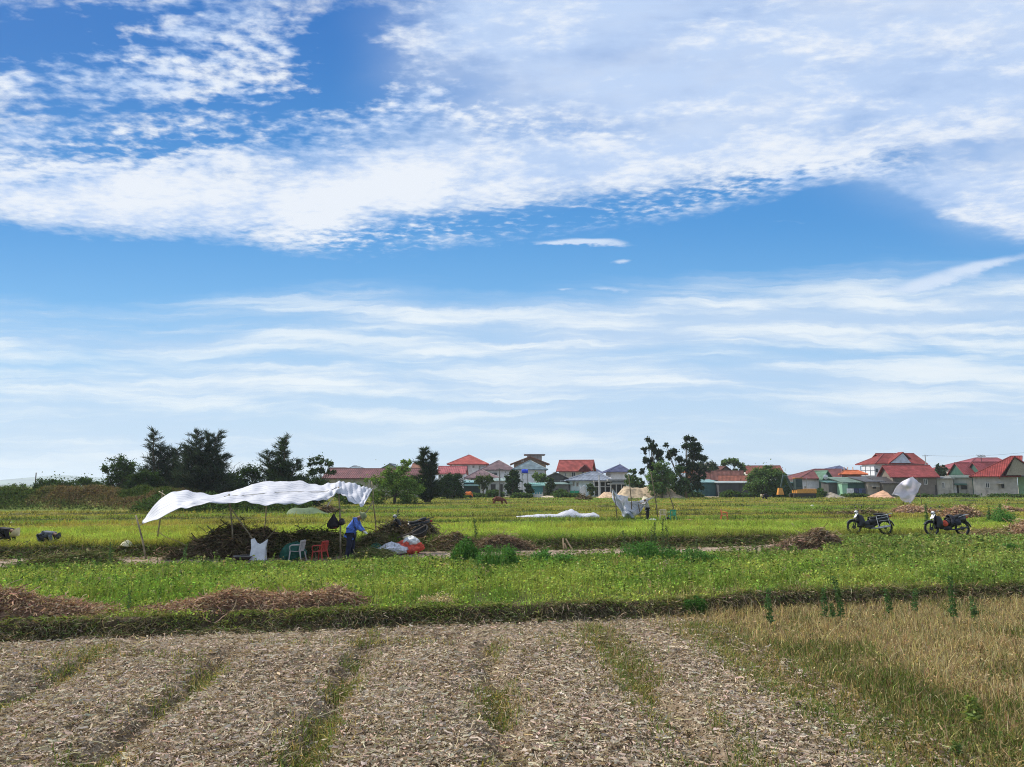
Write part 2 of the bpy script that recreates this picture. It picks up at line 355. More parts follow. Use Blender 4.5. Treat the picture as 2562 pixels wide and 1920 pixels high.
# colours of the land
def bandcol(X, Y):
    v = Y-.2*X; gold = np.array([.27, .24, .06]); green = np.array([.16, .225, .045]); olive = np.array([.20, .20, .055]); lime = np.array([.26, .32, .065])
    t = smst(pn(X*.05, v*.16, 21)+.35*pn(X*.3, v*.5, 22)+.15*pn(X*1.3, v*2, 26), -.25, .3)[:, None]; t2 = smst(pn(X*.04+9, v*.22, 23)+.3*pn(X*.4, v*.7, 24), -.05, .4)[:, None]
    c = green*(1-t)+gold*t; c = c*(1-t2*.7)+olive*t2*.7
    b = (smst(v, 27.6, 29.)*(1-smst(v, 35, 40)))[:, None]*(.75+.25*np.sign(pn(X*.2, v*.3, 25)))[:, None]; c = c*(1-b)+lime*b
    for vr, a in RID[1:]: 
        g = (np.exp(-((v-vr-.6*pn(X*.12, vr, 9)+.45)/(.25+vr*.008))**2))[:, None]*smst(pn(X*.13, vr*2., 27)+.25*pn(X*.9, vr, 28), -.3, .15)[:, None]; c = c*(1-.9*g)+np.array([.035, .05, .018])*.9*g
    return c
def clod(x_, y_):
    wx = x_+.07*pn(x_*6, y_*6, 30)+.02*pn(x_*22, y_*22, 37); wy = y_+.07*pn(x_*6, y_*6, 31)+.02*pn(x_*22, y_*22, 38)
    a = .5-np.abs(pn(wx*7, wy*8.5, 32)); b = .5-np.abs(pn(wx*15, wy*18, 33)); n_ = 1.0*a+.62*b+.35*(.5-np.abs(pn(wx*33, wy*36, 39)))+.5*pn(wx*4, wy*4, 34)
    return (n_-.62)*.075*(.75+.45*pn(x_*.8, y_*.8, 35))
def ground():
    rows = list(np.array([-60, -25, -8, 0, 2.5, 4.5])); y = 5.6
    while y < 13.9: rows.append(y); y *= 1.0018 if y > 9 else 1.0016
    while y < 9000: rows.append(y); y *= 1.004 if y < 29 else (1.012 if y < 130 else 1.08)
    Yr = np.array(rows); c = np.concatenate([-np.array([3, 2.4, 2, 1.6, 1.35, 1.15]), np.linspace(-.98, .98, 1180), np.array([1.15, 1.35, 1.6, 2, 2.4, 3])])
    Xg = c[None, :]*np.maximum(Yr, 5.6)[:, None]; Yg = np.broadcast_to(Yr[:, None], Xg.shape)
    Xf, Yf = Xg.ravel(), Yg.ravel(); z = hfun(Xf, Yf); v = Yf-.2*Xf; s_ = furrow(Xf, Yf)
    near = (Yf > 4) & (Yf < 16)
    nb = (1-smst(v, 12.75, 13.0))*near
    # clods and curled crust
    cl = np.zeros_like(z); i = np.where(nb > 0)[0]; cl[i] = clod(Xf[i], Yf[i])
    s2 = (v > 23.2) & (v < 27) & (Xf < 12); cl[s2] = .03*pn(Xf[s2]*6, Yf[s2]*6, 36)
    z = z+cl*np.where(near, nb, 1)
    soil = np.array([.20, .15, .105]); pink = np.array([.22, .15, .105]); pale = np.array([.32, .26, .195]); dk = np.array([.17, .13, .085])
    t = smst(fbm(Xf*.55, Yf*.55, 40), -.4, .5)[:, None]; C = soil*(1-t)+pale*t
    t = smst(pn(Xf*1.4, Yf*1.4, 42), .1, .6)[:, None]*.5; C = C*(1-t)+pink*t; t = smst(fbm(Xf*6+.3*pn(Xf*9, Yf*9, 47), Yf*7, 46), .0, .35)[:, None]*.6; C = C*(1-t)+np.array([.44, .37, .29])*t
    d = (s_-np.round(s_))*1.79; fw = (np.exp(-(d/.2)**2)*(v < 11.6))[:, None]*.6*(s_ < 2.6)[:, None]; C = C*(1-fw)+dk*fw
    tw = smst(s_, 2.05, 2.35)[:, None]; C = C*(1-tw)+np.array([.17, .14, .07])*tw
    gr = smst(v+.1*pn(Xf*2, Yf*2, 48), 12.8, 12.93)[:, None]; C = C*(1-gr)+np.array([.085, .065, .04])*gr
    g2 = smst(v, 13.2, 13.6)[:, None]; C = C*(1-g2)+np.array([.08, .095, .03])*g2
    st = (smst(v+.5*pn(Xf*.8, Yf*.3, 44), 22.6, 23.6)*(1-smst(v, 26.7, 26.9))*(1-smst(Xf, 9.5, 12)))[:, None]; C = C*(1-st)+(np.array([.29, .23, .18])*(1+.5*pn(Xf*1.3, Yf*2.2, 49))[:, None])*st
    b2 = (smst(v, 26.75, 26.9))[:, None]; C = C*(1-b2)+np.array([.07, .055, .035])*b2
    f2 = smst(v, 27.3, 27.8)[:, None]; C = C*(1-f2)+bandcol(Xf, Yf)*.8*f2
    sd_ = smst(Yf, 112, 120)[:, None]*smst(Xf, -30, 0)[:, None]; C = C*(1-sd_)+np.array([.30, .27, .19])*sd_
    fr = smst(Yf, 300, 900)[:, None]; C = C*(1-fr)+np.array([.07, .10, .05])*fr
    nc, nr = len(c), len(Yr); a = (np.arange(nr-1)[:, None]*nc+np.arange(nc-1)[None, :]).ravel()
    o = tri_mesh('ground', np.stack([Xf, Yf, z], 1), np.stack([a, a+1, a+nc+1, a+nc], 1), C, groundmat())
    o.data.polygons.foreach_set('use_smooth', np.ones(len(o.data.polygons), bool)); tag(o, kind='structure')
ground()
def scatter(n, ylo, yhi, cm=.82, p=2., r=rng):          # density falls with distance so it is even on the picture scale
    t = r.uniform(0, 1, n); q = 2-p; Y = (ylo**q+(yhi**q-ylo**q)*t)**(1/q) if abs(q) > 1e-6 else ylo*(yhi/ylo)**t
    X = r.uniform(-cm, cm, n)*Y; return X, Y
def xyz(X, Y, dz=0.): return np.stack([X, Y, hfun(X, Y)+dz], 1)
def inheap(X, Y, m=0.): 
    k_ = np.zeros(len(X), bool)
    for (hx, hy, a, b) in HEAPS: k_ |= ((X-hx)/(a+m))**2+((Y-hy)/(b+m))**2 < .8
    return k_
HEAPS = []
# ------------------------------------------------------------ ground cover (stuff nobody could count)
def cover():
    # crumbs, husks and bits of dry stalk over the beds
    nm = NM(); X, Y = scatter(150000, 5.7, 13.6, .95, 1.5); v = Y-.2*X; s_ = furrow(X, Y); k_ = (v < 12.95) & (s_ < 2.2); X, Y = X[k_], Y[k_]; N = len(X)
    pal = np.array([[.44, .36, .27], [.30, .235, .17], [.23, .16, .105], [.54, .46, .35], [.15, .105, .07], [.42, .30, .22]]); C = vary(pal[rng.choice(6, N, p=[.27, .2, .14, .17, .12, .10])], N, .18)
    strands(nm, xyz(X, Y, .008)+rng.normal(0, .004, (N, 3))+np.stack([0*X, 0*X, clod(X, Y)], 1), rng.gamma(3, .010, N)+.014, rng.uniform(.004, .015, N), C, .35, 1.1, 2)
    X, Y = scatter(120000, 5.7, 13.4, .95, 1.3); v = Y-.2*X; s_ = furrow(X, Y); d = np.abs(s_-np.round(s_))*1.79; k_ = (v < 12.95) & (s_ < 2.2) & (rng.uniform(size=len(X)) < .35+.65*smst(d, .12, .3)); X, Y = X[k_], Y[k_]; N = len(X)
    strands(nm, xyz(X, Y, .014)+np.stack([0*X, 0*X, clod(X, Y)+rng.uniform(0, .012, N)], 1), rng.gamma(4, .011, N)+.015, rng.uniform(.007, .021, N), vary(np.array([[.50, .42, .325], [.40, .325, .25], [.46, .355, .27], [.24, .18, .125]])[rng.choice(4, N, p=[.35, .3, .2, .15])], N, .17), .12, .9, 2)
    X, Y = scatter(16000, 5.7, 13.2, .95, 1.2); v = Y-.2*X; s_ = furrow(X, Y); d = np.abs(s_-np.round(s_)); k_ = (v < 12.95) & (s_ < 2.3) & (rng.uniform(size=len(X)) < .16+.9*np.exp(-(d/.12)**2)+(v > 12.2)*.5); X, Y = X[k_], Y[k_]; N = len(X)
    strands(nm, xyz(X, Y, .03), rng.uniform(.06, .26, N), rng.uniform(.004, .009, N), vary([.40, .32, .19], N, .3), .15, .8, 4)
    tag(nm.build('straw_litter', M_STRAW), kind='stuff')
    # weeds in the furrows
    nm = NM(); X, Y = scatter(260000, 5.7, 12.8, .95, 1.3); v = Y-.2*X; s_ = furrow(X, Y); k0 = np.round(s_); d = (s_-k0)*1.79
    wdt = np.where(k0 == 1, .30, np.where(k0 == 2, .5, .20)); pat = pn(X*.9+k0*7, Y*.75, 50)+.35*pn(X*3, Y*3, 51)
    thr = np.select([k0 == 1, k0 == 2, k0 == 0, k0 == -1, k0 == -2], [-.55, -.9, -.12, -.18, -.12], -.05)
    den = np.exp(-(d/wdt)**2)*smst(pat, thr, thr+.25)*(1-smst(v, 11.9, 12.6))+.02*smst(pn(X*1.5, Y*1.5, 52), .1, .5)+.25*smst(pn(X*.6, Y*1.2, 54), .25, .5)*np.exp(-((v-11.3)/.7)**2)
    k_ = (rng.uniform(size=len(X)) < den) & (v < 12.9) & (s_ < 2.45); X, Y = X[k_], Y[k_]; N = len(X); dry = rng.uniform(size=(N, 1)) < .42+.25*pn(X*1.1, Y*1.1, 53)[:, None]
    C = vary(np.where(dry, [[.34, .27, .12]], [[.13, .17, .05]]), N, .3); blades(nm, xyz(X, Y), rng.gamma(4, .014, N)+.015, rng.uniform(.005, .012, N), C, .9)
    i = rng.uniform(size=N) < .5; leaves(nm, xyz(X[i], Y[i], .04)+rng.normal(0, .02, (i.sum(), 3)), rng.uniform(.015, .04, i.sum()), C[i])
    tag(nm.build('furrow_weeds', M_LEAF), kind='stuff')
    # dry tan grass and green weeds right of the last bed
    nm = NM(); X, Y = scatter(190000, 5.7, 15.5, .98, 1.4); v = Y-.2*X; s_ = furrow(X, Y)
    reg = np.maximum(smst(s_+.15*pn(X*2, Y*2, 60), 2.1, 2.35), smst(X+.3*pn(X, Y*2, 61), 2.0, 3.6)*smst(v, 11.7, 12.4))*(1-smst(v+.25*pn(X*1.5, Y, 63), 13.45, 14.0))
    k_ = rng.uniform(size=len(X)) < reg; X, Y = X[k_], Y[k_]; N = len(X); s_ = furrow(X, Y)
    gp = np.clip(np.exp(-((s_-2.45-.25*pn(X*1.2, Y*1.2, 65))/.3)**2)*.75*(Y < 11)+.6*smst(pn(X*.8, Y*.8, 62)+.4*pn(X*3, Y*3, 66), .05, .5)+.06, 0, .85)
    gsel = rng.uniform(size=N) < gp; C = np.where(gsel[:, None], np.where(rng.uniform(size=(N, 1)) < .3, [[.17, .14, .06]], [[.11, .145, .04]]), np.where(rng.uniform(size=(N, 1)) < .35, [[.26, .19, .10]], [[.44, .35, .19]]))
    blades(nm, xyz(X, Y), np.where(gsel, rng.gamma(4, .018, N), rng.gamma(4, .021, N))*(1+.8*pn(X*1.3, Y*1.3, 64))+.03, rng.uniform(.005, .012, N), vary(C, N, .32), .75)
    i = rng.uniform(size=N) < .30; leaves(nm, xyz(X[i], Y[i], .07)+rng.normal(0, .035, (i.sum(), 3)), rng.uniform(.015, .045, i.sum()), vary(C[i], i.sum(), .3))
    tag(nm.build('dry_grass', M_LEAF), kind='stuff')
    # weeds strewn along the bare strip
    nm = NM(); n = 16000; X = rng.uniform(-18, 11, n); v = rng.uniform(22.6, 26.9, n); Y = v+.2*X; k_ = (rng.uniform(size=n) < smst(pn(X*.9, v*1.4, 58)+.4*pn(X*3, v*3, 59), .05, .4)) & (np.abs(X) < .9*Y); X, Y = X[k_], Y[k_]; N = len(X)
    C = vary(np.array([[.11, .17, .045], [.28, .22, .13], [.16, .12, .08]])[rng.choice(3, N, p=[.45, .3, .25])], N, .25); strands(nm, xyz(X, Y, .02), rng.uniform(.05, .25, N), rng.uniform(.012, .025, N), C, .25, .7, 3)
    tag(nm.build('strip_weeds', M_LEAF), kind='stuff')
    # roots and dead grass hanging on the two cut banks
    nm = NM(); n = 60000; X = rng.uniform(-17, 15, n); e = .55*smst(X, 3, 5); v = 12.93+e+rng.normal(0, .06, n); Y = v+.2*X; k_ = np.abs(X) < .9*Y; X, Y, v = X[k_], Y[k_], v[k_]; N = len(X)
    C = vary(np.array([[.17, .135, .08], [.36, .29, .19], [.12, .16, .05], [.08, .065, .04]])[rng.choice(4, N, p=[.42, .16, .22, .20])], N, .25)
    strands(nm, xyz(X, Y, .03), rng.uniform(.05, .2, N), rng.uniform(.005, .011, N), C, .3, .6, 3, droop=.3)
    n = 40000; X = rng.uniform(-22, 11.5, n); v = 27.0+rng.normal(0, .2, n); Y = v+.2*X; k_ = np.abs(X) < .9*Y; X, Y = X[k_], Y[k_]; N = len(X)
    C = vary(np.array([[.12, .10, .055], [.26, .21, .12], [.10, .14, .04]])[rng.choice(3, N, p=[.4, .12, .48])], N, .25)
    strands(nm, xyz(X, Y, .04), rng.uniform(.1, .4, N), rng.uniform(.01, .022, N), C, .35, .6, 3, droop=.3)
    tag(nm.build('bank_roots', M_STRAW), kind='stuff')
    nm = NM(); n = 30000; X = rng.uniform(-17, 15, n); e = .55*smst(X, 3, 5); v = 13.07+e+rng.normal(0, .07, n)+.08*pn(X*1.5, 0*X, 67); Y = v+.2*X; k_ = (np.abs(X) < .9*Y) & (rng.uniform(size=n) < .12+.88*smst(pn(X*1.1, 0*X, 68)+.3*pn(X*4, 0*X, 69), -.15, .35)); X, Y = X[k_], Y[k_]; N = len(X)
    strands(nm, xyz(X, Y, .05), rng.uniform(.05, .15, N), rng.uniform(.006, .013, N), vary(np.array([[.15, .19, .05], [.22, .23, .08], [.30, .24, .13]])[rng.choice(3, N, p=[.5, .35, .15])], N, .25), .3, .6, 3, droop=.22)
    tag(nm.build('bank_grass', M_LEAF), kind='stuff')
    # the green plot
    nm = NM(); n = 330000; X, Y = scatter(n, 12., 29, .9, 1.3); v = Y-.2*X; e = .55*smst(X, 3, 5)
    farlim = np.where(X > 10.5, 28., 23.2)+.5*pn(X*.7, 0*X, 70)
    cl_ = smst(pn(X*2.6, v*2.6, 74)+.7*pn(X*7, v*6, 75), -.45, .35); dens = smst(v+.14*pn(X*2, 0*X, 76), 12.90+e, 13.12+e)*(1-smst(v, farlim-.8, farlim+.3))*(.25+.75*cl_); k_ = (rng.uniform(size=n) < dens) & ~inheap(X, Y); X, Y, v = X[k_], Y[k_], v[k_]; N = len(X)
    tone = smst(pn(X*.35, v*.5, 71)+.5*pn(X*1.5, v*1.5, 72), -.5, .5)[:, None]; C = np.array([.175, .27, .055])*tone+np.array([.31, .37, .09])*(1-tone)
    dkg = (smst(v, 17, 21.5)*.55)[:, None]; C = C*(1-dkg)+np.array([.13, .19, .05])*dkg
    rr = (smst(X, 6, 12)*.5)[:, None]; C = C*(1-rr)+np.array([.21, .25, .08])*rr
    yel = rng.uniform(size=(N, 1)) < .05; C = np.where(yel, [[.34, .32, .13]], C); hh = (.07+.15*smst(v, 13.1, 14.5))*(1-.45*smst(v, 20, 23.5))*(1+.5*pn(X*.6, v*.6, 73)+.45*pn(X*3, v*3, 77))
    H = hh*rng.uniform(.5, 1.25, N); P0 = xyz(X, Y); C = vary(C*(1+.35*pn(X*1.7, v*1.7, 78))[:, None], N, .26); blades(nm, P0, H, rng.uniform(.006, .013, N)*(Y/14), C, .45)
    for q in range(2):
        i = rng.uniform(size=N) < .5; m = i.sum(); leaves(nm, P0[i]+np.stack([rng.normal(0, .03, m), rng.normal(0, .03, m), H[i]*rng.uniform(.45, 1.05, m)], 1), rng.uniform(.025, .075, m)*(Y[i]/16), vary(C[i], m, .28))
    n = 9000; X, Y = scatter(n, 12.6, 25, .9, 1.2); v = Y-.2*X; k_ = (v > 13.6) & (v < 23) & (rng.uniform(size=n) < smst(pn(X*.45, v*.7, 79), -.1, .5)+.08) & ~inheap(X, Y); X, Y = X[k_], Y[k_]; N = len(X); P0 = xyz(X, Y); H = rng.uniform(.22, .42, N)
    C = vary(np.array([[.09, .14, .04], [.16, .22, .06], [.34, .30, .15]])[rng.choice(3, N, p=[.5, .35, .15])], N, .25); blades(nm, P0, H, rng.uniform(.012, .02, N)*(Y/16), C, .2)
    for q in range(6): leaves(nm, P0+np.stack([rng.normal(0, .03, N), rng.normal(0, .03, N), H*rng.uniform(.3, 1., N)], 1), rng.uniform(.03, .08, N)*(Y/16), C)
    tag(nm.build('green_grass', M_LEAF), kind='stuff')
    # cover of the far fields
    nm = NM(); n = 420000; X, Y = scatter(n, 24., 119, .9, 2.6); v = Y-.2*X; k_ = (v > 27.1) & ~inheap(X, Y) & ~((Y > 56) & (Y < 66) & (X < -24)); X, Y, v = X[k_], Y[k_], v[k_]; N = len(X)
    C = bandcol(X, Y)*1.3*(1+.45*pn(X*.9, v*1.6, 82))[:, None]; near = (1-smst(v, 36, 42)); edge = np.exp(-((v-27.4)/.5)**2); rid = sum(np.exp(-((v-vr-.6*pn(X*.12, vr, 9))/.5)**2) for vr, a in RID)
    C = C*(1-.5*edge[:, None])+np.array([.08, .13, .025])*.5*edge[:, None]
    H = (.08+.07*near+.12*edge+.16*rid)*rng.uniform(.4, 1.3, N)*(1+.6*pn(X*.8, v*.8, 81)); C = vary(C, N, .2)
    br = (rng.uniform(size=(N, 1)) < .05); C = np.where(br, [[.30, .24, .12]], C)
    P0 = xyz(X, Y); blades(nm, P0, H, rng.uniform(.010, .02, N)*(Y/26), C, .7); i = rng.uniform(size=N) < .6; m = i.sum()
    leaves(nm, P0[i]+np.stack([0*H[i], 0*H[i], H[i]*rng.uniform(.3, 1., m)], 1), rng.uniform(.03, .06, m)*(Y[i]/26), C[i]*1.05, .7)
    tag(nm.build('field_crop', M_LEAF), kind='stuff')
    # scrub on the far left mound and the leafy row behind the shelter
    nm = NM(); n = 150000; X = rng.uniform(-75, -23, n); Y = 61+rng.normal(0, 2.6, n); k_ = (hfun(X, Y) > .42); X, Y = X[k_], Y[k_]; N = len(X)
    t = smst(pn(X*.22, Y*.35, 90)+.4*pn(X*.9, Y, 91), -.2, .35)[:, None]; C = np.array([.07, .10, .03])*(1-t)+np.array([.17, .125, .065])*t; hh = np.clip(.35+.5*pn(X*.5, Y*.5, 92), .08, 1)
    leaves(nm, xyz(X, Y)+np.stack([0*X, 0*X, hh*rng.uniform(0, 1, N)], 1), rng.uniform(.08, .2, N), vary(C, N, .35), .3)
    blades(nm, xyz(X[::3], Y[::3]), hh[::3]*rng.uniform(.6, 1.4, len(X[::3])), np.full(len(X[::3]), .03), vary(C[::3]*1.4, len(X[::3]), .3), .4)
    n = 26000; X = rng.uniform(-27.5, -15.5, n); Y = 58+rng.normal(0, 1.5, n)+.1*X; hh = np.clip(1.0+.8*pn(X*.6, Y*.3, 93)-.12*np.abs(Y-58-.1*X)**2, .1, 2)
    leaves(nm, xyz(X, Y)+np.stack([0*X, 0*X, hh*rng.uniform(0, 1, n)**.8], 1), rng.uniform(.08, .2, n), vary([.07, .11, .035], n, .4), .5)
    tag(nm.build('scrub', M_TREE), kind='stuff')
# ------------------------------------------------------------ heaps of pulled plants and straw
def heap(label, px0, px1, py, top, pal, grp=None, dep=.8, vc=None, peaks=None, size=1., name='straw_heap', cat='heap', n=2600, pz=None, thick=.012, L=.3):
    g = G((px0+px1)/2, py); Y = g.y+dep*.75; Y = vc/(1-.2*UW((px0+px1)/2, py)[0]) if vc else Y; g = Pz((px0+px1)/2, Y); X0, X1 = UW(px0, py)[0]*Y, UW(px1, py)[0]*Y; hh = P(0, top, Y).z-g.z; hw = (X1-X0)/2; hh *= .9
    slope = .2
    HEAPS.append((g.x, Y, hw*.95, dep*.9))
    sd_ = int(px0) % 97; r = np.random.default_rng(int(px0)+int(py)); nm = NM(); pk = peaks or [(.5, 1.)]
    def prof(a):                                  # a in 0..1 along the heap
        x_, y_ = zip(*([(0, 0)]+sorted(pk)+[(1, 0)])) if pk[0][0] > 0 else zip(*(sorted(pk)+[(1, 0)]))
        return np.interp(a, x_, y_)
    def hz_(a, b, X, Y_): return hh*prof(a)*np.clip(1-np.abs(b)**2.2, 0, 1)**.7*(1+.28*pn(X*2.2/size, Y_*2.2/size, sd_)+.18*pn(X*7/size, Y_*7/size, sd_+1))
    na, nb_ = 70, 26; A, B = np.meshgrid(np.linspace(0, 1, na), np.linspace(-1, 1, nb_), indexing='ij'); A, B = A.ravel(), B.ravel()
    wr = np.interp(A, [0, .12, .88, 1], [.35, 1, 1, .35]); X = X0+(X1-X0)*A; Yy = Y+B*dep*wr+slope*(X-g.x); Z = hfun(X, Yy)-.04+hz_(A, B, X, Yy)
    q = (np.arange(na-1)[:, None]*nb_+np.arange(nb_-1)[None, :]).ravel()[:, None]; V = np.stack([X, Yy, Z], 1); C = vary(np.array(pal[0])*.55, len(V), .25, r)
    nm.add(V, np.concatenate([q+np.array([0, 1, nb_+1]), q+np.array([0, nb_+1, nb_])]), C)
    a = r.uniform(.0, 1, n); b = np.clip(r.uniform(-1.1, .9, n), -1.05, 1); wr = np.interp(a, [0, .12, .88, 1], [.35, 1, 1, .35])
    X = X0+(X1-X0)*a; Yy = Y+b*dep*wr+slope*(X-g.x); Z = hfun(X, Yy)+hz_(a, b, X, Yy)
    C = vary(np.array(pal)[r.choice(len(pal), n)], n, .22, r)
    strands(nm, np.stack([X, Yy, Z+.01], 1), L*.8*r.gamma(3, .33, n), thick*r.uniform(.5, 1.6, n), C, .24, 1.0, 4, r, .10)
    j = r.uniform(size=n) < .6; m = j.sum(); leaves(nm, np.stack([X[j], Yy[j], Z[j]+.02], 1)+r.normal(0, .03, (m, 3)), thick*3.2*r.uniform(.5, 1.6, m), vary(np.array(pal)[r.choice(len(pal), m)], m, .3, r), .4, r)
    o = nm.build(name, M_STRAW); tag(o, label, cat, grp); return o
TAN = [(.42, .27, .18), (.34, .21, .14), (.50, .35, .24), (.22, .13, .09), (.45, .33, .20)]
DARK = [(.15, .11, .07), (.22, .16, .10), (.10, .075, .045), (.30, .22, .14), (.12, .11, .05)]
DKG = [(.09, .11, .04), (.15, .14, .06), (.22, .17, .09), (.075, .075, .035), (.26, .20, .12)]
GRN = [(.13, .17, .05), (.20, .20, .08), (.10, .12, .04), (.28, .24, .12)]
BRN = [(.20, .14, .09), (.30, .21, .14), (.13, .09, .06), (.36, .26, .18)]
GH = 'heaps of pulled plants along the plots'
heap('long low heap of reddish tan straw running off the left edge of the picture', -120, 290, 1545, 1477, TAN, GH, .34, 13.62, [(.2, 1.), (.45, .85), (.62, .55), (.8, .22)], n=5200, L=.16, thick=.011)
heap('largest foreground heap of pinkish tan straw, with two humps, above the cut bank', 372, 905, 1542, 1474, TAN, GH, .36, 13.62, [(.12, .22), (.26, .5), (.40, .95), (.46, 1.), (.54, .68), (.68, .55), (.83, .9), (.93, .45)], n=8000, L=.16, thick=.011)
heap('small low patch of yellowish straw on the edge of the green plot', 1045, 1135, 1511, 1500, [(.5, .42, .22), (.42, .34, .18)], GH, .25, None, [(.5, 1)], n=700, L=.15)
heap('green freshly pulled peanut plants heaped low on the left before the bare strip', 50, 285, 1424, 1376, GRN+[(.12, .08, .06)], GH, .6, None, [(.2, .45), (.45, .75), (.72, 1.), (.88, .55)], n=4200, L=.26)
heap('tall dark heap of dried peanut plants under the left bay of the white shelter', 440, 700, 1397, 1318, DARK, GH, 1.0, None, [(.12, .25), (.3, .6), (.5, 1.), (.6, .85), (.75, 1.), (.9, .8)], n=6500, L=.38, thick=.02)
heap('dark greenish heap of pulled plants behind the white and red plastic chairs', 690, 862, 1394, 1327, DKG, GH, .9, None, [(.1, .8), (.35, 1.), (.7, .95), (.92, .6)], n=5500, L=.34, thick=.02)
heap('greenish heap of pulled plants in front of the person in the blue shirt', 868, 990, 1404, 1372, GRN, GH, .5, None, [(.4, 1.), (.75, .8)], n=3000, L=.26, name='plant_heap')
heap('dark green heap of plants between the person in blue and the parked motorbike', 893, 975, 1388, 1330, DKG, GH, .7, None, [(.4, 1.), (.7, .9)], n=3000, L=.3, name='plant_heap')
heap('brown heap of roots and stems packed around the half hidden motorbike', 935, 1092, 1368, 1302, DARK, GH, .8, None, [(.15, .55), (.35, .95), (.6, .8), (.85, .85)], n=5200, L=.32, thick=.02)
heap('low brown heap of wilted plants right of the coloured sacks', 1075, 1195, 1379, 1342, BRN+DKG[:2], GH, .38, None, [(.3, .8), (.6, 1.)], n=2600, L=.26)
heap('long low brown heap left of the wooden stakes', 1180, 1345, 1379, 1340, BRN, GH, .38, None, [(.25, 1.), (.6, .9), (.85, .4)], n=3600, L=.28)
heap('dark brown sloping heap at the right end of the bare strip', 1915, 2105, 1377, 1328, BRN, GH, .6, None, [(.25, .45), (.5, .75), (.75, 1.), (.9, .6)], n=4200, L=.26, thick=.018)
heap('pale straw heap at the right edge beyond the motorbikes', 2520, 2620, 1338, 1303, TAN, GH, .7, None, [(.4, 1.)], n=1800, L=.3, thick=.02)
heap('low scattered straw patch left of the right edge heap', 2395, 2535, 1338, 1326, [(.36, .28, .15), (.25, .2, .1)], GH, .6, None, [(.5, 1.)], n=1300, L=.3, thick=.02)
heap('long windrow of pinkish straw behind the right motorbike', 2352, 2462, 1296, 1268, TAN, GH, .7, None, [(.2, .8), (.6, 1.)], n=1600, L=.4, thick=.035)
heap('pale windrow of straw between the two right motorbikes', 2225, 2350, 1284, 1268, TAN[:3], GH, .7, None, [(.3, 1.), (.7, .8)], n=1300, L=.4, thick=.035)
heap('short pinkish straw windrow far right before the tall weeds', 2490, 2560, 1280, 1268, TAN[:3], GH, .7, None, [(.4, 1.)], n=800, L=.4, thick=.035)
heap('dark ridge of wilted vines behind the left black motorbike', 2060, 2230, 1290, 1279, DARK, GH, .6, None, [(.3, .7), (.7, 1.)], n=1500, L=.4, thick=.03)
heap('small dark tuft heap on the grass below the right motorbikes', 2285, 2325, 1388, 1378, BRN, GH, .25, None, [(.5, 1.)], n=350, L=.2)
heap('small brown heap behind the shelter beside the pale net', 793, 848, 1284, 1267, BRN, GH, .7, None, [(.5, 1.)], n=900, L=.5, thick=.04)
heap('brown pile of stems before the light slate roofed house', 1446, 1470, 1251, 1240, DARK, GH, 1., None, [(.5, 1.)], n=500, L=.8, thick=.08)
cover()
# ------------------------------------------------------------ small plants
def bush(label, px0, px1, py, top, c=(.06, .12, .035), grp='dark green weeds along the bare strip', n=2600, stalks=0, name='bush', Y=None, leaf=.06, dep=None):
    c = tuple(np.array(c)*1.4) if Y is not None else (c[1]*.62, c[1]*1.35, c[1]*.36); g = G((px0+px1)/2, py) if Y is None else Pz((px0+px1)/2, Y); s = g.y/FPX; hw = (px1-px0)/2*s; hh = (py-top)*s if Y is None else P(0, top, Y).z-g.z
    r = np.random.default_rng(int(px0*3+py)); dep = dep or min(hw, 1.2); nm = NM()
    kx = 14; cx = r.uniform(-.85, .85, kx); ch = (1-.55*cx**2)*r.uniform(.65, 1.05, kx); j = r.integers(0, kx, n)
    x = cx[j]*hw+r.normal(0, hw*.13, n); y = r.normal(0, dep*.4, n); z = ch[j]*hh*np.clip(r.uniform(0, 1, n)**.75, .03, 1)
    leaves(nm, np.stack([x, y, z], 1), leaf*r.uniform(.5, 1.4, n), vary(c, n, .3, r), .3, r)
    m = n//5; x = r.uniform(-hw, hw, m); blades(nm, np.stack([x, r.normal(0, dep*.4, m), 0*x], 1), hh*r.uniform(.4, 1.0, m)*(1-.5*(x/hw)**2), np.full(m, .014*g.y/25), vary(np.array(c)*1.2, m, .3, r), .2, r)
    t = empty(name, g, label, 'bush' if name == 'bush' else 'weed', grp); nm.build('foliage', M_LEAF, t)
    [MB().tube([(x_, 0, -.03), (x_*1.1, 0, hh*.6)], [.014, .006], 5).build('stem', mat('stem', (.12, .14, .05)), t) for x_ in (-hw*.35, hw*.1, hw*.4)]; return t
bush('dark green bush just right of the brown heap with wilted plants', 1128, 1200, 1418, 1345)
bush('dark green feathery bush between two lighter ones on the strip edge', 1190, 1300, 1428, 1358, (.05, .13, .05))
bush('low rounded green bush below the wooden stakes', 1320, 1440, 1426, 1376, (.055, .14, .05))
bush('broad dark bush at the foot of the tall thin stalks', 1545, 1700, 1412, 1358, (.04, .12, .045), n=4200)
bush('low spreading green bush right of the tall thin stalks', 1690, 1800, 1418, 1374, (.05, .13, .045))
bush('small dark bush at the right edge of the green plot', 2495, 2562, 1392, 1362, (.07, .12, .035), n=1500)
bush('pale dry brush standing before the straw at the right edge', 2470, 2535, 1310, 1270, (.12, .16, .05), n=1200, leaf=.08)
bush('dark little bush near the left end of the dry tan grass', 1705, 1768, 1530, 1490, (.05, .09, .035), n=900, leaf=.05)
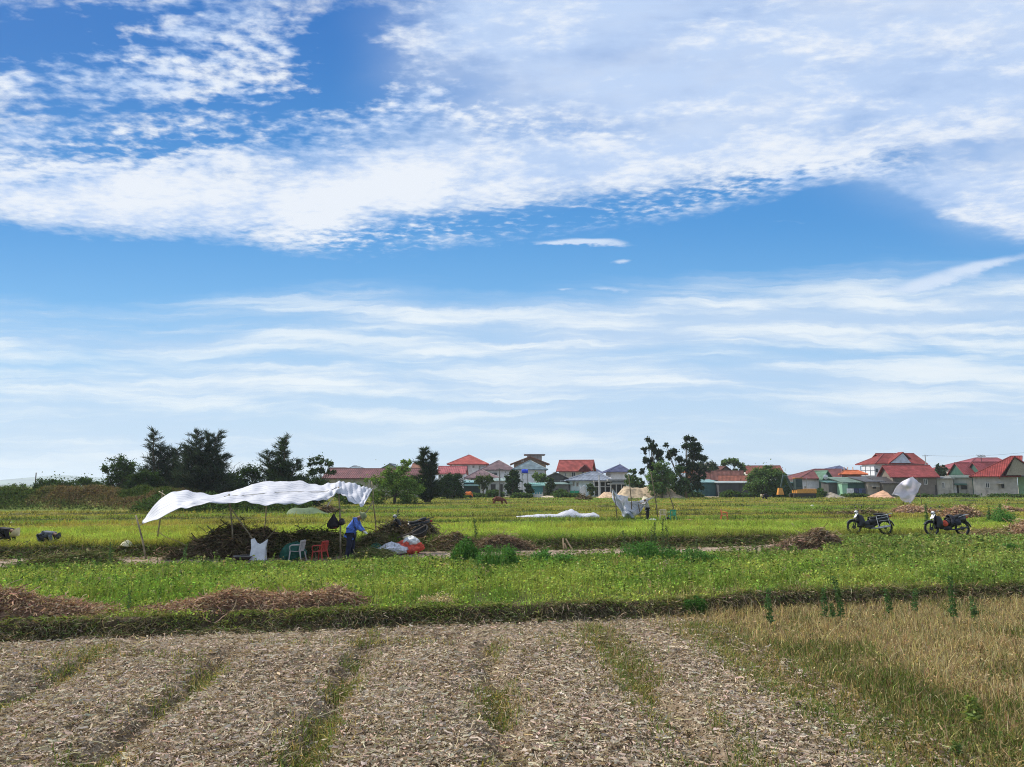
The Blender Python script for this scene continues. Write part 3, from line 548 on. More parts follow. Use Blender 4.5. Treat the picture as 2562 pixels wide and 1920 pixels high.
def weed(label, px, py, top, grp, c=(.05, .095, .035), leafy=1.):
    g = G(px, py); hh = (py-top)/FPX*g.y; r = np.random.default_rng(int(px)); t = empty('tall_weed', g, label, 'weed', grp)
    lx = r.normal(0, .06)*hh; pts = [(0, 0, -.03), (lx*.3, 0, hh*.5), (lx, 0, hh)]; MB().tube(pts, [.007*g.y/13, .006*g.y/13, .003*g.y/13], 5).build('stem', mat('stem', (.10, .13, .05)), t)
    c = tuple(np.array(c)*1.5); n = int(150*leafy*max(hh, .4)/.5); z = r.uniform(.12, 1., n)**.8; nm = NM(); a = r.uniform(0, 6.28, n); L = (.05+.05*(1-z))*max(leafy, .8)*r.uniform(.6, 1.2, n)*max(1, (g.y/13)**.6)
    P0 = np.stack([lx*z*z+np.cos(a)*L*.5, np.sin(a)*L*.5, z*hh+L*.25], 1); leaves(nm, P0, L, vary(c, n, .3, r), .2, r, .3); nm.build('leaves', M_LEAF, t)
gw = 'tall weeds standing in the dry grass'
for px, py, top, l in [(1920, 1540, 1478, 'leftmost tall weed of the row in the dry grass'), (2065, 1565, 1480, 'tall leaning leafy weed left of the tallest one in the dry grass'), (2107, 1570, 1452, 'tallest dark leafy weed standing in the dry grass'), (2085, 1556, 1515, 'short weed tucked between the two tall leafy weeds'), (2228, 1550, 1480, 'thin weed midway along the dry grass'), (2290, 1545, 1478, 'leaning weed with a bushy top in the dry grass'), (2388, 1570, 1450, 'slim tall weed with side twigs at the right of the dry grass'), (2440, 1560, 1500, 'rightmost small weed in the dry grass'), (1928, 1575, 1505, 'stubby dark weed in front of the first tall one')]: weed(l, px, py, top, gw)
weed('weed with yellow tips in the tan grass at the lower right corner', 2440, 1830, 1755, gw, (.14, .17, .05), 1.3); weed('low green weed near the bottom right of the picture', 2395, 1895, 1862, gw, (.07, .11, .035), .8)
gs = 'tall thin stalks rising from the dark bush'
for px, py, top, l in [(1565, 1405, 1330, 'shortest left stalk of the cluster'), (1640, 1405, 1312, 'slim stalk left of the two tallest'), (1660, 1408, 1302, 'tallest curved stalk of the cluster over the bare strip'), (1676, 1408, 1318, 'straight thin stalk right of the tallest'), (1628, 1405, 1322, 'thin stalk just left of the middle of the cluster'), (1585, 1405, 1348, 'low stalk at the left of the dark bush'), (1745, 1410, 1352, 'stalk standing alone over the bare strip right of the cluster'), (1895, 1405, 1362, 'small single stalk below the dark brown sloping heap')]: weed(l, px, py, top, gs, (.06, .08, .04), .45)
weed('thin stalk rising behind the bushes right of the brown heap', 1190, 1372, 1318, gs, (.06, .09, .04), .5)
for px, py, top, l in [(275, 1425, 1360, 'thin green stalk near the white cone hat'), (45, 1442, 1395, 'dark stalk at the left edge of the green plot'), (458, 1425, 1365, 'stalk in front of the left shelter post'), (318, 1560, 1505, 'lone green stalk in the gap between the two straw heaps')]: weed(l, px, py, top, 'single stalks on the left of the plot', (.06, .10, .04), .6)
for px, py, top, l in [(2320, 1322, 1262, 'leafy stalk left of the pair by the right straw'), (2505, 1300, 1262, 'dark stalk standing right of the motorbikes'), (2475, 1310, 1268, 'stalk between the right motorbike and the edge straw')]: weed(l, px, py, top, 'stalks beside the right straw', (.07, .11, .04), .8)
# ------------------------------------------------------------ trees
def tree(label, kind, px0, px1, top, Y, c=(.035, .06, .022), n=5200, lobes=None, grp=None, trunk=.16, low=.15, leaf=None, lean=0., cone=False):
    g = Pz((px0+px1)/2, Y); s = Y/FPX; W_ = (px1-px0)*s; H = P(0, top, Y).z-g.z; r = np.random.default_rng(int(px0+top*7)); bark = mat('bark', (.13, .10, .07), .9, bump=.5)
    t = empty('conifer_tree' if kind == 'cas' else 'broadleaf_tree', g, label, 'tree', grp); nm = NM(); tb = MB(); leaf = (leaf or .0024*Y)*.85; n = int(n*(1.0 if kind == 'cas' else 1.7)); c = tuple(np.array(c)*(1. if c in (B1, B2, CC) else 1.6))
    if kind == 'cas':
        for (ox, hf, wf) in lobes or [(0, 1., 1.)]:
            hx = ox*W_; hh = H*hf; lz = lambda q: hx*(.35+.65*q)+lean*q*H+.1*math.sin(q*7+ox)
            tb.tube([(lz(q), 0, hh*q) for q in (0, .25, .5, .75, .98)], [trunk*hf, trunk*.8*hf, trunk*.55*hf, trunk*.3*hf, .01], 7)
            nb_ = int(60*hf)
            for i in range(nb_):
                q = low+(.97-low)*(i+r.uniform())/nb_; a = r.uniform(0, 6.28); Lb = W_*.5*wf*(1-q)**.6*r.uniform(.2, 1.6)+.2; rise = r.uniform(.25, .75)
                b0 = np.array([lz(q), 0, hh*q]); d = np.array([math.cos(a), math.sin(a), rise]); b1 = b0+d*Lb
                tb.tube([tuple(b0), tuple(b0+d*Lb*.6-np.array([0, 0, .03])), tuple(b1)], [.035, .02, .006], 4)
                m = int(n/nb_/len(lobes or [1])*(.5+Lb)); tt = r.uniform(.12, 1.05, m)[:, None]; p = b0+d*Lb*tt+r.normal(0, .05+.075*Lb, (m, 3))*[1, 1, .7]
                an = r.normal(0, 1, (m, 3)); an[:, 2] = np.abs(an[:, 2])*.6-.1; an += d*1.3; an /= np.linalg.norm(an, axis=1)[:, None]; Ls = r.uniform(.15, .5, m)[:, None]*(Y/65)
                sd_ = np.cross(an, r.normal(size=(m, 3))); sd_ /= np.linalg.norm(sd_, axis=1)[:, None]; V = np.stack([p-sd_*.022*Y/65, p+sd_*.022*Y/65, p+an*Ls], 1).reshape(-1, 3)
                q_ = (np.arange(m)*3)[:, None]; nm.add(V, q_+np.array([0, 1, 2]), np.repeat(vary(np.array(c)*r.uniform(.8, 1.25), m, .3, r), 3, 0))
    else:
        tops = [Vector((lean*H*.3, 0, H*low*1.3))]; tb.tube([(0, 0, -.1), (lean*H*.15, 0, H*low), (lean*H*.3, 0, H*low*1.5)], [trunk*1.2, trunk, trunk*.8], 8)
        L0 = lobes; lobes = [(lx+r.normal(0, rr*.42), lz_+r.normal(0, rr*.38), rr*r.uniform(.5, .85)) for (lx, lz_, rr) in lobes for _ in range(4)]
        for (lx, lz_, rr) in lobes:
            cx = lx*W_; cz = lz_*H; rad = rr*max(W_, H*.6); cy = r.uniform(-.3, .3)*W_*.6; st = (lean*H*.3, 0, H*low*1.2)
            tb.tube([st, (st[0]*.4+cx*.6, cy*.5, st[2]*.5+cz*.5-.1*H*abs(lx)), (cx, cy, cz)], [trunk*.34, trunk*.2, .015], 5)
            k_ = max(4, int(9*rr/.15)); sub = r.normal(0, 1, (k_, 3)); sub /= np.linalg.norm(sub, axis=1)[:, None]; sub *= rad*r.uniform(.3, 1.25, (k_, 1))*[1.25, 1.1, .75]
            m = int(n*rr**1.6/sum(q[2]**1.6 for q in (lobes or [(0, 0, .18)]*13))); j = r.integers(0, k_, m); tone = r.uniform(.75, 1.3, k_)
            p = np.array([cx, cy, cz])+sub[j]+r.standard_t(5, (m, 3))*rad*.24; p[:, 2] = np.maximum(p[:, 2], .1)
            leaves(nm, p, leaf*r.uniform(.6, 1.5, m), vary(np.array(c)[None]*tone[j][:, None], m, .25, r), .35, r, .65)
    tb.build('trunk', bark, t, smooth=True); nm.build('crown', M_TREE, t); return t
GT = 'trees beyond the fields'
B1 = (.060, .10, .032); B2 = (.15, .23, .05); CC = (.042, .060, .040)
tree('round topped broadleaf tree left of the tall dark conifers', 'b', 262, 348, 1148, 72, B1, 6500, [(-.25, .55, .22), (.1, .62, .25), (-.05, .85, .2), (.28, .84, .2), (.38, .58, .15), (-.42, .72, .13), (.0, .42, .2), (-.12, .3, .12), (.2, .33, .12)], GT, .2, .2)
tree('small tree with a separate knob of leaves at the left', 'b', 203, 268, 1184, 74, B1, 3000, [(-.3, .8, .25), (-.05, .5, .2), (.3, .55, .22), (0, .25, .2)], GT, .1, .2)
tree('wide low dark bushy tree at the far left', 'b', 85, 205, 1193, 76, B1, 6500, [(-.4, .55, .14), (-.22, .75, .17), (0, .7, .17), (.2, .72, .16), (.4, .5, .14), (-.1, .4, .16), (.1, .35, .16), (.3, .3, .14), (-.35, .25, .14)], GT, .12, .2)
tree('lowest pale green shrub tree at the left edge', 'b', -20, 92, 1212, 78, (.07, .10, .035), 3000, [(-.35, .6, .13), (-.1, .7, .13), (.1, .8, .12), (.3, .6, .13), (.0, .3, .13), (-.3, .25, .13), (.3, .25, .13)], GT, .1, .2)
tree('tall ragged conifer with a thin leaning tip, left of the pair', 'cas', 345, 455, 1073, 66, CC, 17000, [(-.22, 1., .45), (-.05, .78, .7), (.16, .70, .8), (.34, .76, .5), (-.3, .5, .7)], GT, .2, .03, lean=-.0)
tree('tallest broad dark conifer, right of the pair', 'cas', 430, 575, 1078, 64, CC, 24000, [(-.12, 1., .5), (.10, .97, .5), (.24, .98, .4), (-.3, .70, .6), (.36, .66, .5), (0, .7, .9)], GT, .24, .02)
tree('dark bushy tree at the foot of the tall conifer pair', 'b', 325, 400, 1180, 63, (.03, .05, .018), 3600, [(-.2, .8, .22), (.2, .65, .22), (0, .4, .25), (-.35, .45, .2)], GT, .12, .2)
tree('spreading dark tree filling the gap right of the tall conifers', 'b', 568, 668, 1158, 68, (.035, .058, .022), 6000, [(-.3, .6, .18), (0, .8, .17), (.25, .7, .2), (-.1, .45, .2), (.3, .4, .2), (-.35, .3, .17)], GT, .15, .2)
tree('open topped tree with one tall narrow leader behind the shelter', 'cas', 645, 765, 1088, 68, (.028, .045, .02), 17000, [(.06, 1., .42), (-.02, .93, .4), (-.30, .78, .45), (-.2, .6, .6), (.28, .64, .6), (.1, .6, .8)], GT, .2, .03)
tree('thin tree with see through branches over the maroon barracks roof', 'b', 765, 835, 1143, 70, (.04, .06, .022), 4200, [(-.3, .88, .13), (0, .9, .13), (.3, .83, .13), (.4, .68, .12), (.1, .72, .13), (-.2, .7, .13), (0, .4, .25), (-.3, .45, .25)], GT, .12, .3)
tree('dark thicket behind the middle of the shelter', 'b', 615, 830, 1192, 67, (.026, .042, .018), 9000, [(-.42, .5, .13), (-.25, .6, .13), (-.1, .65, .13), (.08, .68, .13), (.25, .6, .13), (.42, .6, .1), (-.3, .3, .14), (0, .3, .14), (.3, .3, .14)], GT, .12, .2)
tree('light green tree with a pointed top in front of the barracks', 'b', 925, 1052, 1150, 78, B2, 9500, [(.22, .92, .07), (.12, .74, .13), (-.1, .62, .16), (.2, .52, .18), (-.3, .45, .16), (.38, .35, .16), (0, .3, .2), (-.35, .2, .15), (.25, .15, .15)], GT, .15, .15)
tree('low leafy bush at the foot of the light green tree', 'b', 838, 925, 1212, 76, (.05, .085, .025), 3600, [(-.3, .6, .22), (0, .75, .2), (.3, .65, .2), (0, .35, .25)], GT, .08, .2)
tree('narrow dark conifer with two spiky tips beside the light green tree', 'cas', 1036, 1102, 1121, 84, (.024, .038, .02), 17000, [(-.16, 1., .6), (.22, .90, .5), (0, .6, 1.)], GT, .2, .05)
tree('dense rounded dark conifer bush beside the narrow conifer', 'b', 1096, 1166, 1184, 104, (.02, .038, .016), 9000, [(0, .82, .2), (-.22, .6, .26), (.2, .6, .26), (0, .45, .3), (-.25, .25, .25), (.25, .25, .25)], GT, .15, .1, leaf=.2)
tree('layered small tree in front of the teal roofed shed', 'b', 1186, 1232, 1190, 118, (.05, .07, .025), 1500, [(-.2, .85, .22), (.25, .82, .22), (0, .6, .2)], GT, .1, .35)
tree('rounded dark tree left of the blue water tank', 'b', 1258, 1306, 1178, 116, (.025, .045, .018), 4200, [(0, .88, .18), (-.2, .65, .24), (.2, .62, .25), (0, .4, .28), (.2, .2, .2)], GT, .12, .15)
tree('small spreading green tree right of the blue water tank', 'b', 1335, 1372, 1184, 134, (.09, .13, .04), 1500, [(-.3, .8, .2), (.2, .85, .2), (0, .65, .25)], GT, .1, .3)
tree('narrow dark tree against the grey gabled house', 'b', 1362, 1388, 1190, 121, (.035, .05, .022), 1800, [(0, .8, .22), (.1, .5, .25), (-.1, .25, .25)], GT, .1, .15)
tree('tall tree with separate tufts on bare limbs', 'b', 1602, 1668, 1100, 112, (.022, .035, .018), 7500, [(-.05, .96, .10), (.02, .9, .09), (-.3, .80, .07), (.15, .78, .10), (-.2, .66, .09), (.25, .68, .13), (-.05, .56, .13), (-.38, .44, .07), (.1, .42, .15), (0, .28, .14)], GT, .18, .25, leaf=.26)
tree('tallest spreading tree of the village with a rounded ragged crown', 'b', 1664, 1768, 1088, 114, (.022, .036, .018), 14000, [(.12, .96, .08), (.3, .84, .09), (0, .84, .1), (-.2, .72, .1), (.15, .7, .14), (.38, .66, .1), (-.38, .66, .07), (-.1, .58, .1), (.3, .5, .12), (.1, .45, .13), (-.45, .86, .05), (.42, .4, .08), (.2, .28, .15)], GT, .16, .2, lean=-.02, leaf=.26)
tree('bright green bushy tree under the tuft limbed tree', 'b', 1622, 1690, 1158, 110, (.075, .12, .035), 4200, [(-.1, .88, .2), (.25, .75, .2), (-.3, .6, .2), (.1, .5, .25), (-.2, .3, .25)], GT, .12, .15)
tree('mid green tree between the bright tree and the orange gable', 'b', 1672, 1722, 1172, 112, (.045, .075, .025), 3200, [(0, .8, .25), (-.25, .6, .25), (.25, .55, .25), (0, .3, .3)], GT, .12, .15)
tree('broken top tree left of the blue hip roof house yard', 'b', 1556, 1612, 1167, 116, (.06, .095, .03), 2600, [(.0, .9, .12), (-.2, .6, .2), (.25, .5, .2), (0, .3, .25)], GT, .1, .2)
tree('dark tree just left of the orange gable house roof end', 'b', 1745, 1800, 1150, 150, (.03, .045, .02), 2600, [(-.2, .75, .2), (.2, .8, .2), (0, .6, .25)], GT, .15, .3, leaf=.35)
tree('banana like clump with separate pale heads behind the brown roofs', 'b', 1806, 1870, 1148, 150, (.08, .12, .04), 2400, [(-.32, .88, .12), (-.02, .9, .13), (.32, .75, .14), (.1, .6, .1)], GT, .12, .4, leaf=.5)
tree('big bright leafy tree left of the excavator', 'b', 1868, 1972, 1160, 119, (.06, .095, .03), 9500, [(.08, .9, .07), (-.28, .62, .15), (-.05, .7, .15), (.2, .68, .15), (.38, .5, .13), (-.2, .4, .17), (.1, .42, .17), (-.38, .35, .13), (.0, .2, .17)], GT, .15, .12, leaf=.3)
tree('young tree leaning beside the excavator cab', 'b', 1962, 1990, 1200, 118, (.05, .08, .03), 1300, [(0, .7, .3), (0, .4, .3)], GT, .08, .2)
tree('small dark tree by the dark grey wall', 'b', 1700, 1735, 1200, 118, (.03, .045, .02), 1800, [(0, .75, .3), (.1, .4, .3)], GT, .1, .15)
tree('pine like tree between the long red roof and the green gables', 'b', 2338, 2372, 1160, 140, (.03, .05, .025), 1500, [(-.2, .9, .12), (.2, .88, .12), (0, .7, .2), (.1, .5, .2)], GT, .12, .3, leaf=.35)
tree('dark round tree joined to the right side of the tall conifer pair', 'b', 520, 605, 1186, 66, (.035, .055, .025), 4200, [(-.3, .6, .2), (0, .8, .2), (.3, .6, .2), (0, .3, .3)], GT, .12, .15)
tree('low dark tree under the see through tree beside the barracks', 'b', 740, 815, 1186, 69, (.032, .05, .022), 4200, [(-.3, .7, .22), (0, .6, .22), (.3, .7, .2), (0, .3, .3)], GT, .12, .15)
tree('dark spreading tree low between the two tall left conifers', 'b', 400, 470, 1160, 67, (.032, .05, .028), 4200, [(-.3, .6, .2), (0, .85, .2), (.3, .7, .2), (0, .3, .3)], GT, .12, .15)
tree('small dark green tree standing right of the cow side pole', 'b', 1305, 1335, 1206, 117, (.03, .05, .022), 1800, [(0, .75, .3), (.1, .4, .3)], GT, .08, .2)
tree('small green tree under the eave of the light slate roof', 'b', 1468, 1488, 1207, 118, (.05, .075, .03), 1300, [(0, .75, .3), (.1, .4, .3)], GT, .08, .2)
for i, (a, b, y_, d_, l) in enumerate([(1160, 1225, 1233, 117, 'low weeds under the teal shed'), (1385, 1440, 1231, 116, 'dark weeds under the dark grey gabled house'), (1715, 1760, 1231, 117, 'weeds at the foot of the dark teal metal shed'), (1850, 1900, 1230, 118, 'weeds under the long low dark shed'), (2105, 2170, 1234, 118, 'weeds below the washing'), (2240, 2330, 1235, 119, 'weeds along the long grey brown wall'), (2350, 2440, 1234, 118, 'weeds along the low flat roofed walls'), (2460, 2560, 1235, 116, 'weeds along the wall at the right edge'), (1110, 1165, 1230, 108, 'weeds under the dense rounded conifer bush'),(600, 700, 1248, 57, 'rounded dark green shrub behind the left half of the shelter'), (1590, 1650, 1216, 115, 'green shrub left behind the sand mound'), (1380, 1420, 1222, 119, 'leafy shrub by the grey wall'), (1215, 1260, 1222, 116, 'shrub at the foot of the thin utility pole'), (1650, 1700, 1206, 116, 'shrub under the grey slanting sheets'), (2040, 2062, 1222, 118, 'shrub before the white walled house'), (1275, 1330, 1232, 112, 'low shrub before the white fence'), (1935, 1975, 1222, 117, 'shrub before the dark teal shed'), (1420, 1452, 1234, 117, 'low grass clump by the pale blue wall'), (1800, 1850, 1226, 118, 'shrub before the long dark shed')]):
    bush(l, a, b, 0, y_, (.045, .075, .025), 'shrubs at the village edge', 1500, name='bush', Y=d_, leaf=.003*d_, dep=1.2)
# ------------------------------------------------------------ village houses
def roofsolid(xa, ya, xb, yb, ze, p, q, zr, th=.16, gable=True, nm='roof', m=None, par=None):
    A, B, C, D = (xa, ya), (xb, ya), (xb, yb), (xa, yb); b = MB()
    alongx = abs(p[1]-q[1]) < 1e-4
    up_ = [(*A, ze), (*B, ze), (*C, ze), (*D, ze), (*p, zr), (*q, zr)]; lo = [(x, y, z-th) for x, y, z in up_]
    f = [(0, 1, 5, 4), (2, 3, 4, 5)]+([] if gable else [(3, 0, 4), (1, 2, 5)]) if alongx else [(1, 2, 5, 4), (3, 0, 4, 5)]+([] if gable else [(0, 1, 4), (2, 3, 5)])
    b.add(up_+lo, f+[tuple(i+6 for i in g[::-1]) for g in f])
    rim = [(0, 1), (2, 3)] if alongx else [(1, 2), (3, 0)]
    if gable: rim += [(3, 4), (4, 0), (1, 5), (5, 2)] if alongx else [(0, 4), (4, 1), (2, 5), (5, 3)]
    else: rim += [(1, 2), (3, 0)] if alongx else [(0, 1), (2, 3)]
    b.f += [(i, j, j+6, i+6) for i, j in rim]
    ro = b.build(nm, m, par)
    rc = MB(); r_ = .09                                                    # ridge and hip caps
    segs = [(4, 5)]+([] if gable else [(0, 4), (3, 4), (1, 5), (2, 5)] if alongx else [(0, 4), (1, 4), (2, 5), (3, 5)])
    for i, j in segs:
        if (Vector(up_[i])-Vector(up_[j])).length > .05: rc.tube([up_[i], up_[j]], r_, 6)
    if rc.v: rc.build('ridge_cap', mat('ridge_cap', tuple(x*.8 for x in m.get('c', (.3, .2, .18)))), ro)
    return ro
HG = 'houses of the village'
YAW = {}
def loc(t, px, Y):                       # local x along a (possibly turned) front wall that meets the sight line of column px, and its distance
    X0, Y0, ph, tr = YAW[t.name]; u_ = UW(px, 1200)[0]
    if not tr: return u_*Y-X0, Y
    l = (u_*Y0-X0)/(math.cos(ph)+u_*math.sin(ph)); return l, Y0-l*math.sin(ph)
def house(label, Y, x0, x1, ye, yr, kind, wall, roof, dep=8, ov=.5, rx=None, wins=(), yaw=0, tile=True, stain=.5, cat='house', name='house', grp=HG, doors=(), th=.16, fin=False, trim=None, turn=0.):
    X0, X1 = UW(x0, 1200)[0]*Y, UW(x1, 1200)[0]*Y; gz = .25; c0 = Vector((X0, Y, gz)); t = empty(name, c0, label, cat, grp, R(yaw))
    ph = math.atan(UW((x0+x1)/2, 1200)[0])*turn; YAW[t.name] = (X0, Y, ph, turn > 0)
    if turn: t.rotation_euler[2] = -ph
    W_, Yr = loc(t, x1, Y); Yc = (Y+Yr)/2; ze = P(0, ye, Yc).z-gz; wall = tuple(min(.74, x*1.28) for x in wall) if sum(wall) > .5 else wall; wm = mat('plaster', wall, .9, var=.1, vscale=1.5, stain=stain, bump=.2); rm = roofmat(roof, tile); rm['c'] = roof
    ydep = Yc+dep/2 if kind in ('side', 'hip') else (Yc if kind == 'front' else Yc+dep)
    zr = P(0, yr, ydep).z-gz if yr else ze
    b = MB(); b.box((W_/2, dep/2, ze/2), (W_, dep, ze))
    if kind == 'side' or kind == 'front':
        k_ = ov/(dep/2+ov) if kind == 'side' else ov/(W_/2+ov); zt = ze-.05; zg = zr-.14
        if kind == 'side':
            for x in (0.02, W_-.02): b.add([(x-.02, 0, zt), (x-.02, dep, zt), (x-.02, dep/2, zg), (x+.02, 0, zt), (x+.02, dep, zt), (x+.02, dep/2, zg)], [(0, 1, 2), (3, 5, 4), (0, 2, 5, 3), (1, 4, 5, 2)])
        else:
            for y in (0.02, dep-.02): b.add([(0, y-.02, zt), (W_, y-.02, zt), (W_/2, y-.02, zg), (0, y+.02, zt), (W_, y+.02, zt), (W_/2, y+.02, zg)], [(0, 1, 2), (3, 5, 4), (0, 2, 5, 3), (1, 4, 5, 2)])
    b.build('wall', wm, t)
    if kind == 'side': roofsolid(-ov, -ov, W_+ov, dep+ov, ze-.1, (-ov, dep/2), (W_+ov, dep/2), zr, th, True, m=rm, par=t)
    if kind == 'front': roofsolid(-ov, -ov, W_+ov, dep+ov, ze-.1, (W_/2, -ov), (W_/2, dep+ov), zr, th, True, m=rm, par=t)
    if kind == 'hip':
        a, c_ = rx or ((x0+x1)/2, (x0+x1)/2+.5); k2 = (Y+dep/2); ra = UW(a, 1200)[0]*k2-X0; rb = UW(c_, 1200)[0]*k2-X0
        if turn: ra, rb = loc(t, a, Y)[0]*(1+dep/2/Y), loc(t, c_, Y)[0]*(1+dep/2/Y)
        roofsolid(-ov, -ov, W_+ov, dep+ov, ze-.05, (ra, dep/2), (max(rb, ra+.1), dep/2), zr, th, False, m=rm, par=t)
        if fin: MB().tube([(ra, dep/2, zr), (ra, dep/2, zr+.5)], [.08, .02], 6).build('finial', wm, t)
    if kind == 'shed':
        b = MB(); z0, z1 = ze, zr; b.add([(-ov, -ov, z0), (W_+ov, -ov, z0), (W_+ov, dep, z1), (-ov, dep, z1), (-ov, -ov, z0-.1), (W_+ov, -ov, z0-.1), (W_+ov, dep, z1-.1), (-ov, dep, z1-.1)], [(0, 1, 2, 3), (7, 6, 5, 4), (0, 4, 5, 1), (1, 5, 6, 2), (2, 6, 7, 3), (3, 7, 4, 0)]); b.build('roof', rm, t)
    if kind == 'flat': MB().box((W_/2, dep/2-.1, ze+.12), (W_+2*ov, dep+ov, .24)).build('roof', mat('slab', roof, .9, stain=.4), t)
    if trim: MB().box((W_/2, -.06, ze-.28), (W_+.1, .1, .3)).build('cornice', mat('trim', trim, .9), t)
    wf = mat('window_frame', (.55, .53, .48), .6)
    for w_ in wins:
        a, y0, c_, y1 = w_[:4]; xa, xb = loc(t, a, Y)[0], loc(t, c_, Y)[0]; Yw = loc(t, a, Y)[1]; za, zb = P(0, y1, Yw).z-gz, P(0, y0, Yw).z-gz; cc = w_[4] if len(w_) > 4 else None
        b = MB(); fr = .09
        for (cx, cz, dx_, dz_) in (((xa+xb)/2, zb, xb-xa+fr, fr), ((xa+xb)/2, za, xb-xa+fr, fr), (xa, (za+zb)/2, fr, zb-za-fr), (xb, (za+zb)/2, fr, zb-za-fr), ((xa+xb)/2, (za+zb)/2, fr*.6, zb-za-fr)): b.box((cx, -.03, cz), (dx_, .14, dz_))
        f = b.build('window', wf, t); MB().box(((xa+xb)/2, -.005, (za+zb)/2), (xb-xa-fr*.8, .05, zb-za-fr*.8)).build('pane', cc or mat('pane', (.025, .03, .035), .15, spec=.5), f)
    for w_ in doors:
        a, y0, c_ = w_[:3]; xa, xb = loc(t, a, Y)[0], loc(t, c_, Y)[0]; zb = P(0, y0, loc(t, a, Y)[1]).z-gz
        MB().box(((xa+xb)/2, -.02, zb/2), (xb-xa, .1, zb), None).build('door', mat('door', w_[3] if len(w_) > 3 else (.05, .045, .04), .7), t)
    return t
def sub(t, Y, x0, x1, y0, y1, name, m, yoff=-.4, d=.8, parent=None):      # an extra box part in front of a house, given by its picture extents
    (X0, Yw), (X1, _) = loc(t, x0, Y), loc(t, x1, Y); za, zb = P(0, y1, Yw).z, P(0, y0, Yw).z; o = t.location
    return MB().box(((X0+X1)/2, (0 if YAW[t.name][3] else Y-o.y)+yoff, (za+zb)/2-o.z), (X1-X0, d, zb-za)).build(name, m, parent or t)
WH = (.66, .66, .65); WB = (.42, .39, .30); GRY = (.30, .28, .25); TANW = (.40, .36, .29); TEAL = (.06, .14, .14); LTEAL = (.25, .42, .42); DGR = (.05, .12, .08)
RED = (.34, .08, .07); MAR = (.20, .075, .075); PUR = (.20, .13, .14); SLT = (.20, .25, .29); BLU = (.12, .14, .24); RBR = (.14, .06, .05); ORG = (.62, .16, .06); GRN2 = (.16, .26, .18); BRK = (.22, .15, .10)
# back row
house('flat maroon roofed block peeking over the left end of the barracks', 150, 826, 858, 1173, 0, 'flat', GRY, MAR, 6)
house('small slate hip roof peeking over the middle of the barracks', 155, 872, 904, 1175, 1166, 'hip', WH, SLT, 7, rx=(884, 892))
house('grey gabled house peeking over the right part of the barracks', 150, 952, 998, 1174, 1160, 'front', GRY, SLT, 7)
house('brown roofed gable just left of the narrow dark conifer', 150, 1032, 1062, 1175, 1160, 'side', WB, (.28, .13, .09), 7)
t = house('two storey white house under the large bright red pyramid roof', 160, 1130, 1212, 1161, 1139, 'hip', WH, (.42, .095, .08), 11, 1., rx=(1172, 1176), wins=[(1182, 1165, 1187, 1171), (1198, 1166, 1201, 1176)], fin=True, stain=.2)
sub(t, 160, 1158, 1170, 1167, 1175, 'balcony', mat('dark_red', (.16, .04, .04)), -.5, 1.); sub(t, 160, 1157, 1171, 1174, 1176, 'balcony_slab', mat('slab', WH), -.6, 1.4)
house('low white house under a flat fronted rose red sheet roof', 143, 1096, 1160, 1184, 1167, 'side', WH, (.36, .095, .10), 9, .4, tile=False, wins=[(1098, 1188, 1104, 1196)], stain=.2)
house('house under the purple brown hip roof between the red and slate roofs', 150, 1212, 1281, 1175, 1153, 'hip', WH, PUR, 10, .8, rx=(1246, 1250), wins=[(1227, 1183, 1244, 1190)], stain=.2)
house('lower purple grey hip roofed house in front of the purple brown one', 136, 1172, 1242, 1195, 1176, 'hip', WH, PUR, 9, .7, rx=(1200, 1206), stain=.2, wins=[(1178, 1199, 1186, 1206)])
t = house('unplastered brown gabled house beside the concrete roof tower', 172, 1286, 1366, 1160, 1142, 'front', BRK, (.30, .12, .07), 9, .9, wins=[(1304, 1150, 1310, 1156)])
house('weathered grey concrete tower with a flat overhanging top', 178, 1320, 1356, 1139, 0, 'flat', GRY, (.25, .23, .22), 5, .8, name='stair_tower', cat='tower', stain=.9)
house('white house under the slate grey hip roof behind the blue tank', 146, 1289, 1363, 1174, 1153, 'hip', WH, (.17, .23, .26), 9, .6, rx=(1324, 1328), stain=.2, wins=[(1350, 1183, 1356, 1189)])
t = house('beige house with a steep red roof and a small front dormer', 150, 1398, 1476, 1178, 1152, 'side', WB, (.34, .08, .07), 8, .5, wins=[(1431, 1182, 1440, 1194), (1413, 1184, 1417, 1192), (1456, 1180, 1462, 1186)], yaw=-12, stain=.4)
X0 = UW(1450, 1200)[0]*150-t.location.x; roofsolid(X0, -1.6, X0+2.5, 2.2, P(0, 1178, 150).z-.25, (X0+1.25, -1.6), (X0+1.25, 2.2), P(0, 1164, 150).z-.25, .14, False, 'dormer_roof', roofmat((.34, .08, .07)), t); sub(t, 150, 1453, 1469, 1169, 1178, 'dormer_wall', mat('plaster', WB, .9), .2, 2.)
house('blue slate gable showing behind the dormered red roof', 160, 1472, 1504, 1183, 1170, 'hip', WH, BLU, 8, .5, rx=(1478, 1486))
house('white house under the dark blue pyramid roof standing apart', 160, 1528, 1570, 1180, 1163, 'hip', WH, (.09, .10, .19), 8, .9, rx=(1551, 1553), fin=True, stain=.15)
t = house('wide house under the light slate hip roof with a pale blue end wall', 128, 1427, 1522, 1201, 1181, 'hip', (.50, .62, .66), (.24, .27, .33), 10, .8, rx=(1478, 1496), wins=[(1433, 1206, 1437, 1216), (1442, 1208, 1447, 1217)], stain=.2)
for i, x in enumerate((1483, 1497, 1510, 1524)): sub(t, 128, x, x+2.5, 1205, 1240, 'column', mat('col_white', (.45, .45, .44)), -1.6, .25)
sub(t, 128, 1482, 1528, 1203, 1206, 'porch_roof', mat('slab', GRY), -1., 2.4); sub(t, 128, 1482, 1526, 1217, 1219, 'railing', mat('col_white', (.45, .45, .44)), -1.6, .1)
